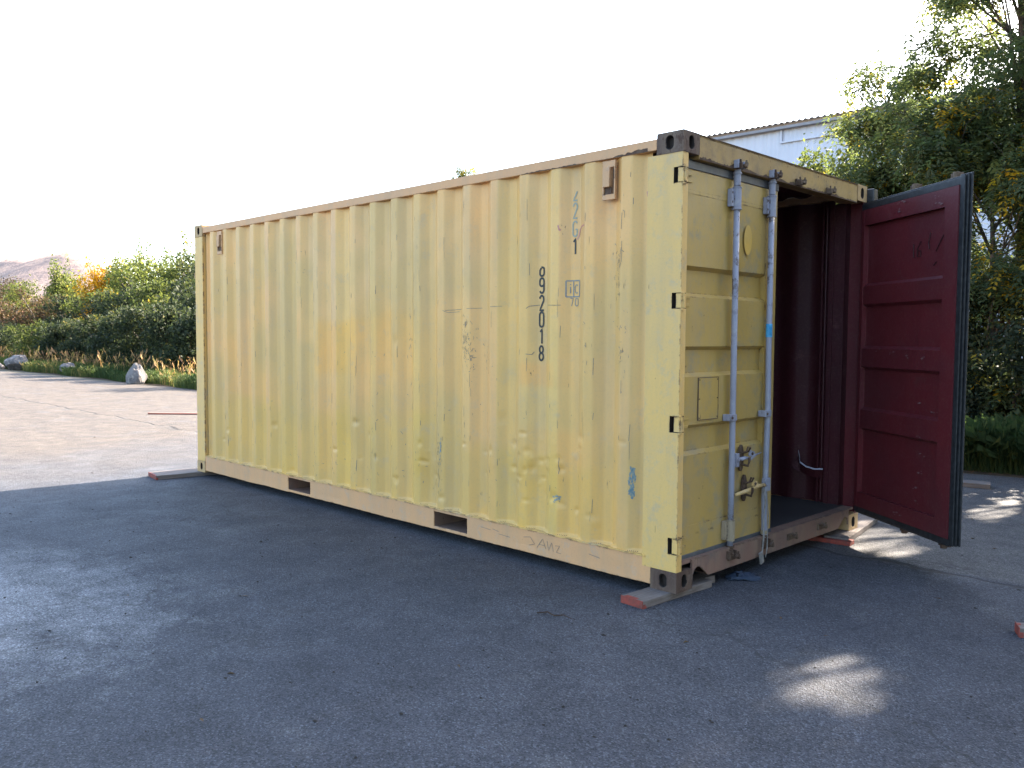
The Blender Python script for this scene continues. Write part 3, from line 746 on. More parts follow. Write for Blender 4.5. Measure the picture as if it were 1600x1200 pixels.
text(['1'], -.817, WN, [(1.965, 2.060)], M_ink, 'size_code', sw=.0125)
b = MB(); xa, xb, za, zb_ = -.872, -.775, 1.700, 1.800
for p, q in (((xa, za), (xb, za)), ((xa, zb_), (xb, zb_)), ((xa, za), (xa, zb_)), ((xb, za), (xb, zb_)), (((xa+xb)/2, za), ((xa+xb)/2, zb_))): ribbon(b, [p, q], .008, ys_)
for st in glyph('i'): ribbon(b, [(xa+.012+.026*p[0], za+.022+.060*p[1]) for p in st], .006, ys_)
for st in glyph('c'): ribbon(b, [(xa+.060+.026*p[0], za+.022+.052*p[1]) for p in st], .006, ys_)
for ch, xo in (('7', -.848), ('0', -.808)):
    for st in glyph(ch): ribbon(b, [(xo+.022*p[0], 1.642+.048*p[1]) for p in st], .0055, ys_)
cb(b, 'approval_mark', M_inkd)
# pink pen marks, black scratches, scuffs
b = MB()
ribbon(b, [(-.800, 2.055), (-.785, 2.075), (-.775, 2.115), (-.755, 2.130), (-.715, 2.135)], .008, ys_); ribbon(b, [(-.925, 2.150), (-.915, 2.120), (-.905, 2.118)], .012, ys_); ribbon(b, [(-.27, 2.29), (-.265, 2.26)], .010, ys_)
cb(b, 'pink_mark', M_pink)
b = MB(); rr = random.Random(9)
ribbon(b, [(-1.20, 1.632), (-1.175, 1.648), (-1.14, 1.652), (-1.11, 1.655)], .004, ys_); ribbon(b, [(-1.03, 1.652), (-.98, 1.650), (-.90, 1.648)], .0035, ys_)
ribbon(b, [(-2.02, 1.635), (-1.93, 1.640), (-1.86, 1.642)], .003, ys_); ribbon(b, [(-2.04, 1.636), (-2.00, 1.62), (-1.90, 1.625)], .003, ys_)
ribbon(b, [(-1.78, 1.644), (-1.66, 1.646)], .003, ys_); ribbon(b, [(-1.54, 1.652), (-1.44, 1.654)], .003, ys_); ribbon(b, [(-1.20, 1.335), (-1.16, 1.332), (-1.145, 1.35)], .004, ys_)
def scuffs(cx, cz, sx, sz, n, L0=.006, L1=.03, wd=.0025, vert=.7):
    for _ in range(n):
        x_, z_ = cx+rr.gauss(0, sx), cz+rr.gauss(0, sz); L_ = rr.uniform(L0, L1)
        if not (XA+.03 < x_ < XB-.03 and .2 < z_ < 2.48): continue
        a = math.pi/2+rr.gauss(0, .5) if rr.random() < vert else rr.uniform(0, 3.14)
        mid = (x_+math.cos(a)*L_/2+rr.gauss(0, .003), z_+math.sin(a)*L_/2)
        ribbon(b, [(x_, z_), mid, (x_+math.cos(a)*L_, z_+math.sin(a)*L_)], wd*rr.uniform(.6, 1.6), ys_)
scuffs(-1.80, 1.42, .022, .10, 55, .008, .03, .0022); scuffs(-1.74, 1.35, .022, .09, 40, .008, .03, .0022)
scuffs(-.47, 1.85, .03, .12, 26); scuffs(-.42, 1.35, .02, .10, 22); scuffs(-.43, 2.1, .02, .12, 12); scuffs(-.7, 1.3, .05, .15, 8)
scuffs(-1.6, 1.32, .02, .06, 8); scuffs(-2.45, 1.5, .02, .35, 20, .01, .05, .002, 1); scuffs(-2.08, .55, .02, .15, 22)
scuffs(-3, .9, 1.6, .5, 60, .004, .02); scuffs(-3, .35, 1.6, .10, 70, .004, .02, .003, .4); scuffs(-2.5, .45, .2, .1, 14)
scuffs(-4.0, 2.0, 1.2, .3, 26, .004, .02); scuffs(-2.9, .78, .05, .1, 6)
for k in range(-20, 2):
    for p_ in (.0, .208):
        xf_ = -.355+k*PI_+p_
        if not (XA+.05 < xf_ < XB-.03): continue
        for _ in range(5):
            z_ = rr.uniform(.25, 2.4); L_ = rr.uniform(.01, .09)*(1.6 if rr.random() < .2 else 1); x_ = xf_+rr.gauss(0, .006)
            ribbon(b, [(x_, z_), (x_+rr.gauss(0, .002), min(2.47, z_+L_))], rr.uniform(.0012, .0032), ys_)
cb(b, 'scuff_marks', M_scuff)['kind'] = 'stuff'
b = MB(); rr = random.Random(3)
for _ in range(60):
    t = rr.uniform(-1, 1); x_ = -.330+rr.gauss(0, .010)*(1-t*t*.5); z_ = .600+t*.088; ribbon(b, [(x_, z_), (x_+rr.gauss(0, .004), z_-rr.uniform(.01, .03))], rr.uniform(.004, .010), ys_)
cb(b, 'blue_scrape', M_bscr); b = MB()
for _ in range(16): x_, z_ = -2.065+rr.gauss(0, .006), .64+rr.gauss(0, .05); ribbon(b, [(x_, z_), (x_, z_-.02)], .005, ys_)
cb(b, 'blue_scrape', M_bscr); b = MB()
for _ in range(18): x_, z_ = -.93+rr.gauss(0, .02), .42+rr.gauss(0, .012); ribbon(b, [(x_, z_), (x_+.012, z_-.006)], .006, ys_)
cb(b, 'blue_scrape', M_bscr)
# hand scribble on the bottom rail
b = MB(); yr = lambda x, z: -.0008
for st in ([(-1.44, .10), (-1.33, .095)], [(-1.50, .125), (-1.44, .115)], [(-1.20, .12), (-1.14, .13), (-1.10, .09), (-1.15, .075)], [(-1.08, .07), (-1.03, .135), (-1.0, .075)], [(-1.06, .095), (-1.01, .095)], [(-.99, .13), (-.975, .07), (-.95, .125), (-.935, .07)], [(-.92, .11), (-.88, .115), (-.91, .07), (-.87, .068)], [(-1.62, .12), (-1.52, .115)], [(-.64, .11), (-.55, .10)]):
    ribbon(b, st, .003, yr)
cb(b, 'scribble', M_scuff)
# bent torn strip hanging on the inner right wall
b = MB(); 
P = [(-.42, 2.30, .575), (-.40, 2.28, .53), (-.385, 2.26, .49), (-.33, 2.25, .462), (-.26, 2.25, .450), (-.20, 2.26, .455)]
vs = []
for p in P: vs += [p, (p[0]+.004, p[1]-.012, p[2]-.010), (p[0]-.01, p[1]+.02, p[2]-.075)]
b.add(vs, [(i*3+j, i*3+3+j, i*3+4+j, i*3+1+j) for i in range(len(P)-1) for j in (0,)], 0)
b.add(vs, [(i*3+j, i*3+3+j, i*3+4+j, i*3+1+j) for i in range(len(P)-1) for j in (1,)], 1)
b.add([(-.47, 2.28, .46), (-.44, 2.27, .43), (-.40, 2.27, .41), (-.42, 2.30, .50), (-.36, 2.31, .40)], [(0, 1, 2, 3), (2, 4, 3)], 1)
cb(b, 'torn_strip', [M_pale, M_redi])
# inner lashing rail and vertical flanges by the door
b = MB(); b.box(-.236, -.20, W-.085, W-.077, .17, 2.5); b.box(-.30, -.285, W-.075, W-.05, .17, 2.5); b.tube([(-.25, W-.10, .2), (-.25, W-.10, 2.45)], .006, 8); cb(b, 'lashing_rail', M_redi)

# ------------------------------------------------------------------ loose things on the ground
def mat_wood():
    M = NT('weathered_plank_wood')
    gr = M.noise(22, 6, .6, stretch=(6, .35, 4), dist=.3); c = M.mix(M.rng_(gr, .3, .7), (0.21, 0.18, 0.165), (0.11, 0.085, 0.07))
    c = M.mix(M.rng_(M.noise(9, 5), .5, .7, 0, .5), c, (0.18, 0.15, 0.13)); M.bump(gr, .3, .004); return M.base(c, .8, .3)
M_wood = mat_wood()
M_redp = simple('red_plank_paint', (0.30, 0.052, 0.034), .7, (0.15, 0.045, 0.035), 25, bump=.3)
M_redf = simple('faded_red_paint', (0.30, 0.11, 0.075), .7, (0.24, 0.12, 0.09), 12, bump=.3)
def plank(p0, p1, wd, th, z0, label, redtip=.035, allred=False, lx=None):
    """p0,p1 ends of the centre line"""
    a = Vector((*p0, 0)); c = Vector((*p1, 0)); L_ = (c-a).length; ang = math.atan2(c.y-a.y, c.x-a.x)-math.pi/2
    t = empty('plank', (a.x, a.y, z0), label, 'plank', 'planks lying around the container'); t.rotation_euler = (0, 0, ang)
    b = MB(); rr = random.Random(int(L_*1000)); n = 12; vs = []
    for i in range(n+1):
        y_ = L_*i/n; j = lambda: rr.uniform(-.0025, .0025)
        vs += [(-wd/2+j(), y_, 0), (wd/2+j(), y_, 0), (wd/2+j(), y_, th+j()*.5), (-wd/2+j(), y_, th+j()*.5)]
    fs = [(i*4+k, i*4+(k+1) % 4, i*4+4+(k+1) % 4, i*4+4+k) for i in range(n) for k in range(4)]+[(3, 2, 1, 0), tuple(n*4+k for k in range(4))]
    b.add(vs, fs, 0)
    b.build('board', (M_redf if th == .028 else M_redp) if allred else M_wood, t, bevel=.002)
    if redtip and not allred:
        b = MB(); b.box(-wd/2-.001, wd/2+.001, -.0015, redtip*.12, .002, th+.0008); b.box(-wd/2-.001, wd/2+.001, redtip*.12, redtip, -.0, th*.55)
        b.box(-wd/2+.02, wd/2-.05, -.001, redtip*.9, th*.5, th+.001)
        b.build('painted_end', M_redp, t)
    return t
plank((-.125, -.245), (-.085, .40), .155, .043, .001, 'grey plank with red painted end under the nearest corner of the container')
plank((-.145, .10), (-.10, .50), .10, .043, .0015, 'short wooden offcut behind the plank at the nearest container corner', redtip=0).location.x += -.0
plank((-6.17, -.44), (-6.05, .45), .30, .043, .001, 'reddish brown plank under the far left corner of the container', redtip=.02)
plank((-.55, 1.97), (.135, 2.04), .10, .030, .001, 'flat red painted board poking out below the container sill', allred=True)
plank((.02, 2.02), (-.13, 2.95), .17, .040, .0035, 'pale wooden plank under the right door corner of the container in a patch of sun', redtip=0)
plank((-13.45, 2.45), (-9.5, 6.2), .10, .028, .001, 'thin red board lying alone on the sunlit yard left of the container', allred=True)
plank((.09, 5.45), (-1.6, 5.0), .22, .045, .001, 'wooden board lying behind the open red door near the grass', redtip=0)
plank((1.51, .80), (2.7, 1.35), .10, .05, .001, 'plank with red and white end at the right edge of the photo', redtip=.02)
# blue rag
def crumple(name, mat, c, sx, sy, hz, label, cat, seed, n=12):
    r_ = np.random.default_rng(seed); u = np.linspace(-1, 1, n); X, Y = np.meshgrid(u, u, indexing='ij')
    nz = r_.random((n, n)); e = np.clip(1.25-(X**2+Y**2), 0, 1); Z = .004+hz*nz*e
    X = X+r_.normal(0, .10, X.shape); Y = Y+r_.normal(0, .10, X.shape); V = np.stack([X*sx, Y*sy, Z], -1).reshape(-1, 3)
    idx = np.arange(n*n).reshape(n, n); F = np.stack([idx[:-1, :-1], idx[1:, :-1], idx[1:, 1:], idx[:-1, 1:]], -1).reshape(-1, 4)
    o = np_mesh(name, V, F, mat); o.location = c; s_ = o.modifiers.new('s', 'SOLIDIFY'); s_.thickness = .003
    return tag(o, label, cat)
M_rag = simple('blue_cloth', (0.012, 0.024, 0.050), .7, (0.035, 0.05, 0.075), 30, bump=.5)
crumple('cloth_rag', M_rag, (.02, .70, 0), .10, .065, .045, 'crumpled dark blue rag lying on the asphalt in front of the container sill', 'rag', 3).rotation_euler = (0, 0, R(40))
# twig
b = MB(); b.tube([(-.40, -.72, .006), (-.36, -.68, .012), (-.30, -.69, .008), (-.26, -.66, .014), (-.20, -.66, .006)], [.003, .004, .0035, .003, .0015], 6); b.tube([(-.36, -.68, .012), (-.35, -.72, .008)], [.002, .001], 5)
tag(b.build('twig', simple('dead_twig', (0.06, 0.035, 0.022), .9)), 'thin dead twig on the asphalt in front of the container', 'twig')
# pale strip of plastic dangling from the handle
b = MB()
b.tube([(.020, .955, .475), (.030, .950, .40), (.022, .945, .30), (.034, .930, .18), (.028, .925, .08), (.030, .905, .015)], [.004, .0055, .004, .006, .0045, .003], 6)
b.tube([(.030, .962, .470), (.036, .980, .30), (.030, .985, .20), (.040, .965, .10), (.036, .955, .045)], [.003, .004, .003, .004, .002], 6)
b.box(.024, .034, .895, .935, .01, .085, rot=Matrix.Rotation(R(15), 3, 'X'))
for v in range(len(b.v)): b.v[v] = (b.v[v][0], b.v[v][1], b.v[v][2]+Z0)
tag(b.build('plastic_strip', M_white, smooth=False), 'dirty white strip of torn plastic hanging from the lower door handle', 'plastic strip')
# dead leaves and crumbs
M_deb = simple('dark_crumb', (0.035, 0.028, 0.022), .9)
b = MB(); rr = random.Random(21)
for _ in range(520):
    x_, y_ = rr.uniform(-6, 2.6), rr.uniform(-3.6, -.1 if rr.random() < .7 else 3)
    s_ = rr.uniform(.003, .011)*(1.6 if rr.random() < .08 else 1); a = rr.uniform(0, 6.28)
    pts = [(x_+s_*math.cos(a+k*2*math.pi/5)*rr.uniform(.5, 1.5), y_+s_*math.sin(a+k*2*math.pi/5)*rr.uniform(.4, 1), .001+rr.uniform(0, .004)) for k in range(5)]
    b.add(pts+[(x_, y_, .003+s_*.5)], [(k, (k+1) % 5, 5) for k in range(5)])
tag(b.build('debris', M_deb), 'small dark crumbs and leaf bits scattered over the asphalt', 'debris', kind='stuff')

M_dl = simple('dry_leaf', (0.13, 0.075, 0.03), .8, (0.07, 0.045, 0.025), 30)
b = MB(); rr = random.Random(5)
for _ in range(46):
    x_, y_ = rr.choice([(rr.uniform(-2.5, 2.4), rr.uniform(-2.8, 1.2)), (rr.uniform(.2, 2), rr.uniform(2.6, 6.2)), (rr.uniform(-12, -6.5), rr.uniform(-1, 6))])
    a = rr.uniform(0, 6.28); L_ = rr.uniform(.012, .030); w_ = L_*.3; c_, s_ = math.cos(a), math.sin(a); h_ = rr.uniform(.003, .010)
    P_ = [(-L_, 0, .001), (0, w_, h_), (L_, 0, .002), (0, -w_, h_*.7)]
    b.add([(x_+p[0]*c_-p[1]*s_, y_+p[0]*s_+p[1]*c_, p[2]) for p in P_], [(0, 1, 2), (0, 2, 3)])
tag(b.build('dry_leaves', M_dl), 'small dry leaves scattered across the yard', 'leaves', kind='stuff')

# ------------------------------------------------------------------ rocks
def mat_rock():
    M = NT('limestone_rock'); c = M.mix(M.rng_(M.noise(2.2, 6, .65), .35, .65), (0.21, 0.19, 0.175), (0.08, 0.075, 0.08))
    c = M.mix(M.rng_(M.noise(9, 5), .5, .7), c, (0.28, 0.255, 0.225)); M.bump(M.noise(5, 8, .7), .9, .08); return M.base(c, .9, .2)
M_rock = mat_rock()
def rock(c, sx, sy, sz, seed, label, pk=1.0):
    import bmesh
    bm = bmesh.new(); bmesh.ops.create_icosphere(bm, subdivisions=4, radius=1); r_ = np.random.default_rng(seed)
    planes = [(Vector(r_.normal(size=3)).normalized(), r_.uniform(.62, .92)) for _ in range(16)]
    for v in bm.verts:
        p = v.co.copy()
        for n_, d in planes:
            k = p.dot(n_)
            if k > d: p -= n_*(k-d)
        p += p.normalized()*(float(fbm(np.array(p.x*2.5+seed), np.array(p.y*2.5+p.z*2)))-.5)*.22
        t = max(0, p.z); p.x *= 1-(1-pk)*t; p.y *= 1-(1-pk)*t
        v.co = (p.x*sx, p.y*sy, max(-.1, p.z*sz+sz*.55))
    me = bpy.data.meshes.new('boulder'); bm.to_mesh(me); bm.free(); me.materials.append(M_rock)
    o = bpy.data.objects.new('boulder', me); COL.objects.link(o); o.location = c
    return tag(o, label, 'boulder', 'boulders along the edge of the yard')
rock((-23.8, 6.25, 0), .36, .36, .45, 3, 'pointed pale boulder in front of the grass, nearest to the container', .35)
rock((-31.6, 6.75, 0), .42, .40, .30, 5, 'low blue grey boulder, the middle one along the yard edge', .7)
rock((-37.3, 6.60, 0), .62, .55, .48, 8, 'large blocky boulder at the left edge of the yard', .9)
rock((-38.7, 6.2, 0), .35, .30, .18, 12, 'small flat boulder at the far left beside the large blocky one', .8)

# ------------------------------------------------------------------ foliage
def mat_leaf(name, stops, trans=.5, rough=.45):
    M = NT(name); c = M.ramp(M.attr('tone', 'Fac'), stops)
    for n_ in list(M.t.nodes):
        if n_.type == 'BSDF_PRINCIPLED': pass
    M.base(c, .6, .12)
    tr = M.n('ShaderNodeBsdfTranslucent'); tc = M.mix(.5, c, (0.9, 1.0, 0.35), 'MULTIPLY'); sc = M.n('ShaderNodeVectorMath', operation='SCALE'); M.L(tc, sc.inputs[0]); sc.inputs['Scale'].default_value = 1.5
    M.L(sc.outputs[0], tr.inputs[0]); mx = M.n('ShaderNodeMixShader'); mx.inputs[0].default_value = trans
    M.L(M.b.outputs[0], mx.inputs[1]); M.L(tr.outputs[0], mx.inputs[2]); M.L(mx.outputs[0], M.out.inputs[0]); return M.mat
G = {
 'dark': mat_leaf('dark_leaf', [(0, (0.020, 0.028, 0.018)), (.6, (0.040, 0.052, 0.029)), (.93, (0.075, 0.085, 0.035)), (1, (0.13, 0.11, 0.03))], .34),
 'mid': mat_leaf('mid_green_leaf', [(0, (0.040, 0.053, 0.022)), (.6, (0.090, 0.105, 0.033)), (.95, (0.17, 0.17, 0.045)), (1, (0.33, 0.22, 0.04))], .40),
 'light': mat_leaf('light_green_leaf', [(0, (0.055, 0.075, 0.028)), (.6, (0.12, 0.14, 0.045)), (1, (0.22, 0.22, 0.07))], .5),
 'yellow': mat_leaf('yellow_leaf', [(0, (0.10, 0.09, 0.03)), (.35, (0.38, 0.20, 0.015)), (1, (0.60, 0.33, 0.02))], .5),
 'red': mat_leaf('reddish_leaf', [(0, (0.04, 0.035, 0.022)), (.5, (0.095, 0.055, 0.036)), (.8, (0.075, 0.080, 0.03)), (1, (0.19, 0.10, 0.06))], .28),
 'ash': mat_leaf('compound_leaf', [(0, (0.065, 0.085, 0.048)), (.55, (0.120, 0.145, 0.066)), (.86, (0.20, 0.21, 0.07)), (.93, (0.42, 0.30, 0.04)), (1, (0.62, 0.34, 0.02))], .55),
}
M_bark = simple('grey_brown_bark', (0.11, 0.085, 0.065), .9, (0.06, 0.05, 0.04), 12, bump=.8, bscale=30)
TE = math.tan(SUN_EL); SX, SY = math.sin(SUN_AZ)/TE, math.cos(SUN_AZ)/TE
_sr = np.random.default_rng(99)
def sunspot_mask(P):
    """True where a leaf would block one of the gaps through which the low sun reaches the yard"""
    gx = P[:, 0]-SX*P[:, 2]; gy = P[:, 1]-SY*P[:, 2]
    m_ = np.zeros(len(P), bool)
    for (cx, cy, rx, ry, a) in [(1.06, -.30, .17, .20, 0), (1.10, -.66, .16, .19, .1), (.50, 4.35, .14, .85, .10), (.42, 3.95, .14, .45, .2), (.05, 4.80, .13, .16, 0), (.33, 4.76, .13, .14, 0), (.15, 5.35, .5, .22, 0), (-.2, 4.3, .15, .5, 0), (.28, 2.1, .30, .35, 0), (.06, 2.45, .22, .35, 0), (.7, 5.7, .7, .2, 0), (-.7, 5.8, .9, .25, 0), (.30, 2.55, .10, .20, 0)]:
        dx, dy = gx-cx, gy-cy; c, s_ = math.cos(a), math.sin(a); u_ = (dx*c+dy*s_)/rx; v_ = (-dx*s_+dy*c)/ry
        m_ |= (u_*u_+v_*v_) < 1
    for (cx, cy, rx, ry, q) in [(1.12, -1.1, .20, .40, .55), (1.10, -1.65, .18, .32, .6), (1.45, -.6, .2, .6, .35), (.22, 3.3, .35, .5, .4), (.95, -.62, .12, .3, .6), (1.22, -.5, .14, .28, .6)]:
        m_ |= (((gx-cx)/rx)**2+((gy-cy)/ry)**2 < 1) & (_sr.random(len(P)) < q)
    return m_
def leaf_quads(P, size, asp, seed, droop=.3, jit=.35):
    r_ = np.random.default_rng(seed); n = len(P)
    d = r_.normal(size=(n, 3)); d[:, 2] -= droop; d /= np.linalg.norm(d, axis=1)[:, None]
    e = r_.normal(size=(n, 3)); e -= (e*d).sum(1)[:, None]*d; e /= np.linalg.norm(e, axis=1)[:, None]
    s_ = size*(1+r_.uniform(-jit, jit, n))[:, None]
    nn = np.cross(d, e)
    V = np.stack([P-d*s_*.5, P+e*s_*asp*.5+nn*s_*.06, P+d*s_*.5, P-e*s_*asp*.5+nn*s_*.06], 1).reshape(-1, 3)
    F = np.arange(n*4).reshape(n, 4); return V, F
def blob_points(clumps, per, seed, hollow=.45, gap=.0):
    """clumps (k,6): centre, radii"""
    r_ = np.random.default_rng(seed); out = []; tn = []
    for i, c in enumerate(clumps):
        n = int(per*c[3]*c[4]**.5*c[5]**.5) if per > 0 else 0
        n = max(n, 40); v = r_.normal(size=(n, 3)); v /= np.linalg.norm(v, axis=1)[:, None]
        rad = (hollow+(1-hollow)*r_.random(n)**.6)*(1+.25*r_.normal(size=n)*.6); p = c[:3]+v*rad[:, None]*c[3:6]
        out.append(p); tn.append(np.full(n, r_.uniform(-.22, .22)))
    P = np.concatenate(out); t = np.concatenate(tn); k = P[:, 2] > .05
    return P[k], t[k]
def stems(b, root, ends, seed, r0=.05, fork=.35):
    rr = random.Random(seed); root = Vector(root)
    for e in ends:
        e = Vector(e); mid = root.lerp(e, .5)+Vector((rr.uniform(-.2, .2), rr.uniform(-.2, .2), .15*(e-root).length))
        b.tube([root, root.lerp(mid, .55)+Vector((rr.uniform(-.05, .05), 0, 0)), mid, e], [r0, r0*.8, r0*.55, r0*.15], 7)
def shrub(x, y, h, rx, ry, kind, label, seed, n=9000, leaf=.15, spiky=0., name='shrub'):
    r_ = np.random.default_rng(seed); t = empty(name, (x, y, 0), label, name.replace('_', ' '), 'shrubs and trees behind the yard')
    k = 26; cl = []
    for i in range(k):
        a = r_.uniform(0, 2*math.pi); q = math.sqrt(r_.random()); zc = h*r_.uniform(.12, .86); f = math.sqrt(max(.12, 1-(max(0, zc/h-.3)/.75)**2))
        rr_ = r_.uniform(.24, .42); cl.append((math.cos(a)*q*rx*f*.82, math.sin(a)*q*ry*f*.82, zc, rx*rr_, ry*rr_, h*rr_*.42))
    cl.append((0, 0, h*.86, rx*.28, ry*.28, h*.15))
    for i in range(int(10*spiky)):
        a = r_.uniform(0, 6.28); q = r_.uniform(0, .8); cl.append((math.cos(a)*rx*q, math.sin(a)*ry*q, h*r_.uniform(.88, 1.06), .10*rx, .10*ry, h*.14))
    cl = np.array(cl); vol = (cl[:, 3]*np.sqrt(cl[:, 4]*cl[:, 5])).sum(); P, tn = blob_points(cl, n/vol, seed, .35)
    nt_ = fbm(P[:, 0]*1.7+seed, P[:, 2]*1.7+P[:, 1]); keep = nt_ > .30; P, tn = P[keep], tn[keep]
    V, F = leaf_quads(P, leaf, .55, seed); tone = np.clip(r_.random(len(P))*.75+.12+tn+r_.normal(0, .06, len(P)), 0, 1)
    np_mesh('foliage', V, F, G[kind], attrs={'tone': np.repeat(tone, 4)}, parent=t)
    b = MB(); stems(b, (0, 0, 0), [tuple(c[:3]) for c in cl[::3]], seed, .045*h/2.5); b.build('stem', M_bark, t, smooth=True)
    return t
def ray_at(u, v, y):
    d = CF+CR*((u-800)/1326.05)+CU*((600-v)/1326.05); k = (y-CP.y)/d.y; return CP+d*k
# three depths of thicket left of the container: (pixel column, top row, y, width m, kind, words)
TH_ = [
 # rear, sunlit tops
 (-55, 440, 18, 3.4, 'mid', 'green bush at the far left rear of the thicket below the gravel heap', 0),
 (8, 432, 17.5, 3.0, 'red', 'brown tinged bush in the rear row at the left edge of the photo', 0),
 (50, 436, 18, 2.8, 'mid', 'olive bush in the rear row in front of the gravel heap', 0),
 (86, 405, 17, 1.7, 'light', 'feathery pale green sapling sticking up in front of the gravel heap', 1),
 (122, 428, 18.5, 2.4, 'mid', 'green bush between the feathery sapling and the yellow bush', 0),
 (158, 413, 17.5, 2.3, 'yellow', 'bright yellow autumn bush at the top of the thicket', .5),
 (186, 404, 18.5, 2.2, 'mid', 'green bush just right of the yellow autumn bush', 1),
 (222, 396, 17, 2.3, 'light', 'pale yellow green bush in the rear row halfway to the container', 1),
 (262, 400, 18.5, 2.3, 'light', 'light green rounded bush in the rear row left of the tall dark one', .6),
 (294, 384, 16.5, 2.1, 'mid', 'tallest dark green bush beside the far left corner of the container', 1),
 (345, 380, 17.0, 2.6, 'dark', 'dark bush of the rear row partly behind the container corner', .5),
 # middle
 (5, 470, 13, 2.9, 'red', 'russet bush in the middle row at the left edge', .3),
 (62, 462, 13, 2.5, 'red', 'reddish brown bush below the feathery sapling', .3),
 (112, 462, 13.5, 2.3, 'dark', 'dark green bush of the middle row below the yellow bush', .3),
 (160, 450, 13, 2.3, 'mid', 'mid green bush of the middle row below and right of the yellow bush', .3),
 (205, 446, 13, 2.2, 'dark', 'dark bush in the middle row halfway along the thicket', .3),
 (248, 436, 12.5, 2.1, 'mid', 'green arching bush in the middle row near the container', .4),
 (292, 432, 12.5, 2.0, 'dark', 'dark green bush of the middle row touching the container outline', .4),
 (340, 430, 12.5, 2.4, 'dark', 'dark bush of the middle row mostly behind the container', .3),
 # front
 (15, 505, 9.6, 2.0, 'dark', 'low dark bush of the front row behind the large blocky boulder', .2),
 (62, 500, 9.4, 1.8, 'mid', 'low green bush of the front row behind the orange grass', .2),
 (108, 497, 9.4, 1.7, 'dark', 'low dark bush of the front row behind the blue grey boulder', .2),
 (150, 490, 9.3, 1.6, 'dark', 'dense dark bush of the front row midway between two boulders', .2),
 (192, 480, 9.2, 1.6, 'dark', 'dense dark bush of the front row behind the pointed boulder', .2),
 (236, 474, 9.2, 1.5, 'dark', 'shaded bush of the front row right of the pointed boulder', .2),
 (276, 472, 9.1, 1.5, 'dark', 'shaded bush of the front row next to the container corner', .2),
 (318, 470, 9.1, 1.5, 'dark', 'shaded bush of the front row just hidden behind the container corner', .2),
]
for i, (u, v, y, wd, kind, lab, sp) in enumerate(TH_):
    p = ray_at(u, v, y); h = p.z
    shrub(p.x, y, h, wd*1.15, wd, kind, lab, 100+i, n=8500 if y > 12 else 7500, leaf=.17 if y > 12 else .13, spiky=sp*.35)

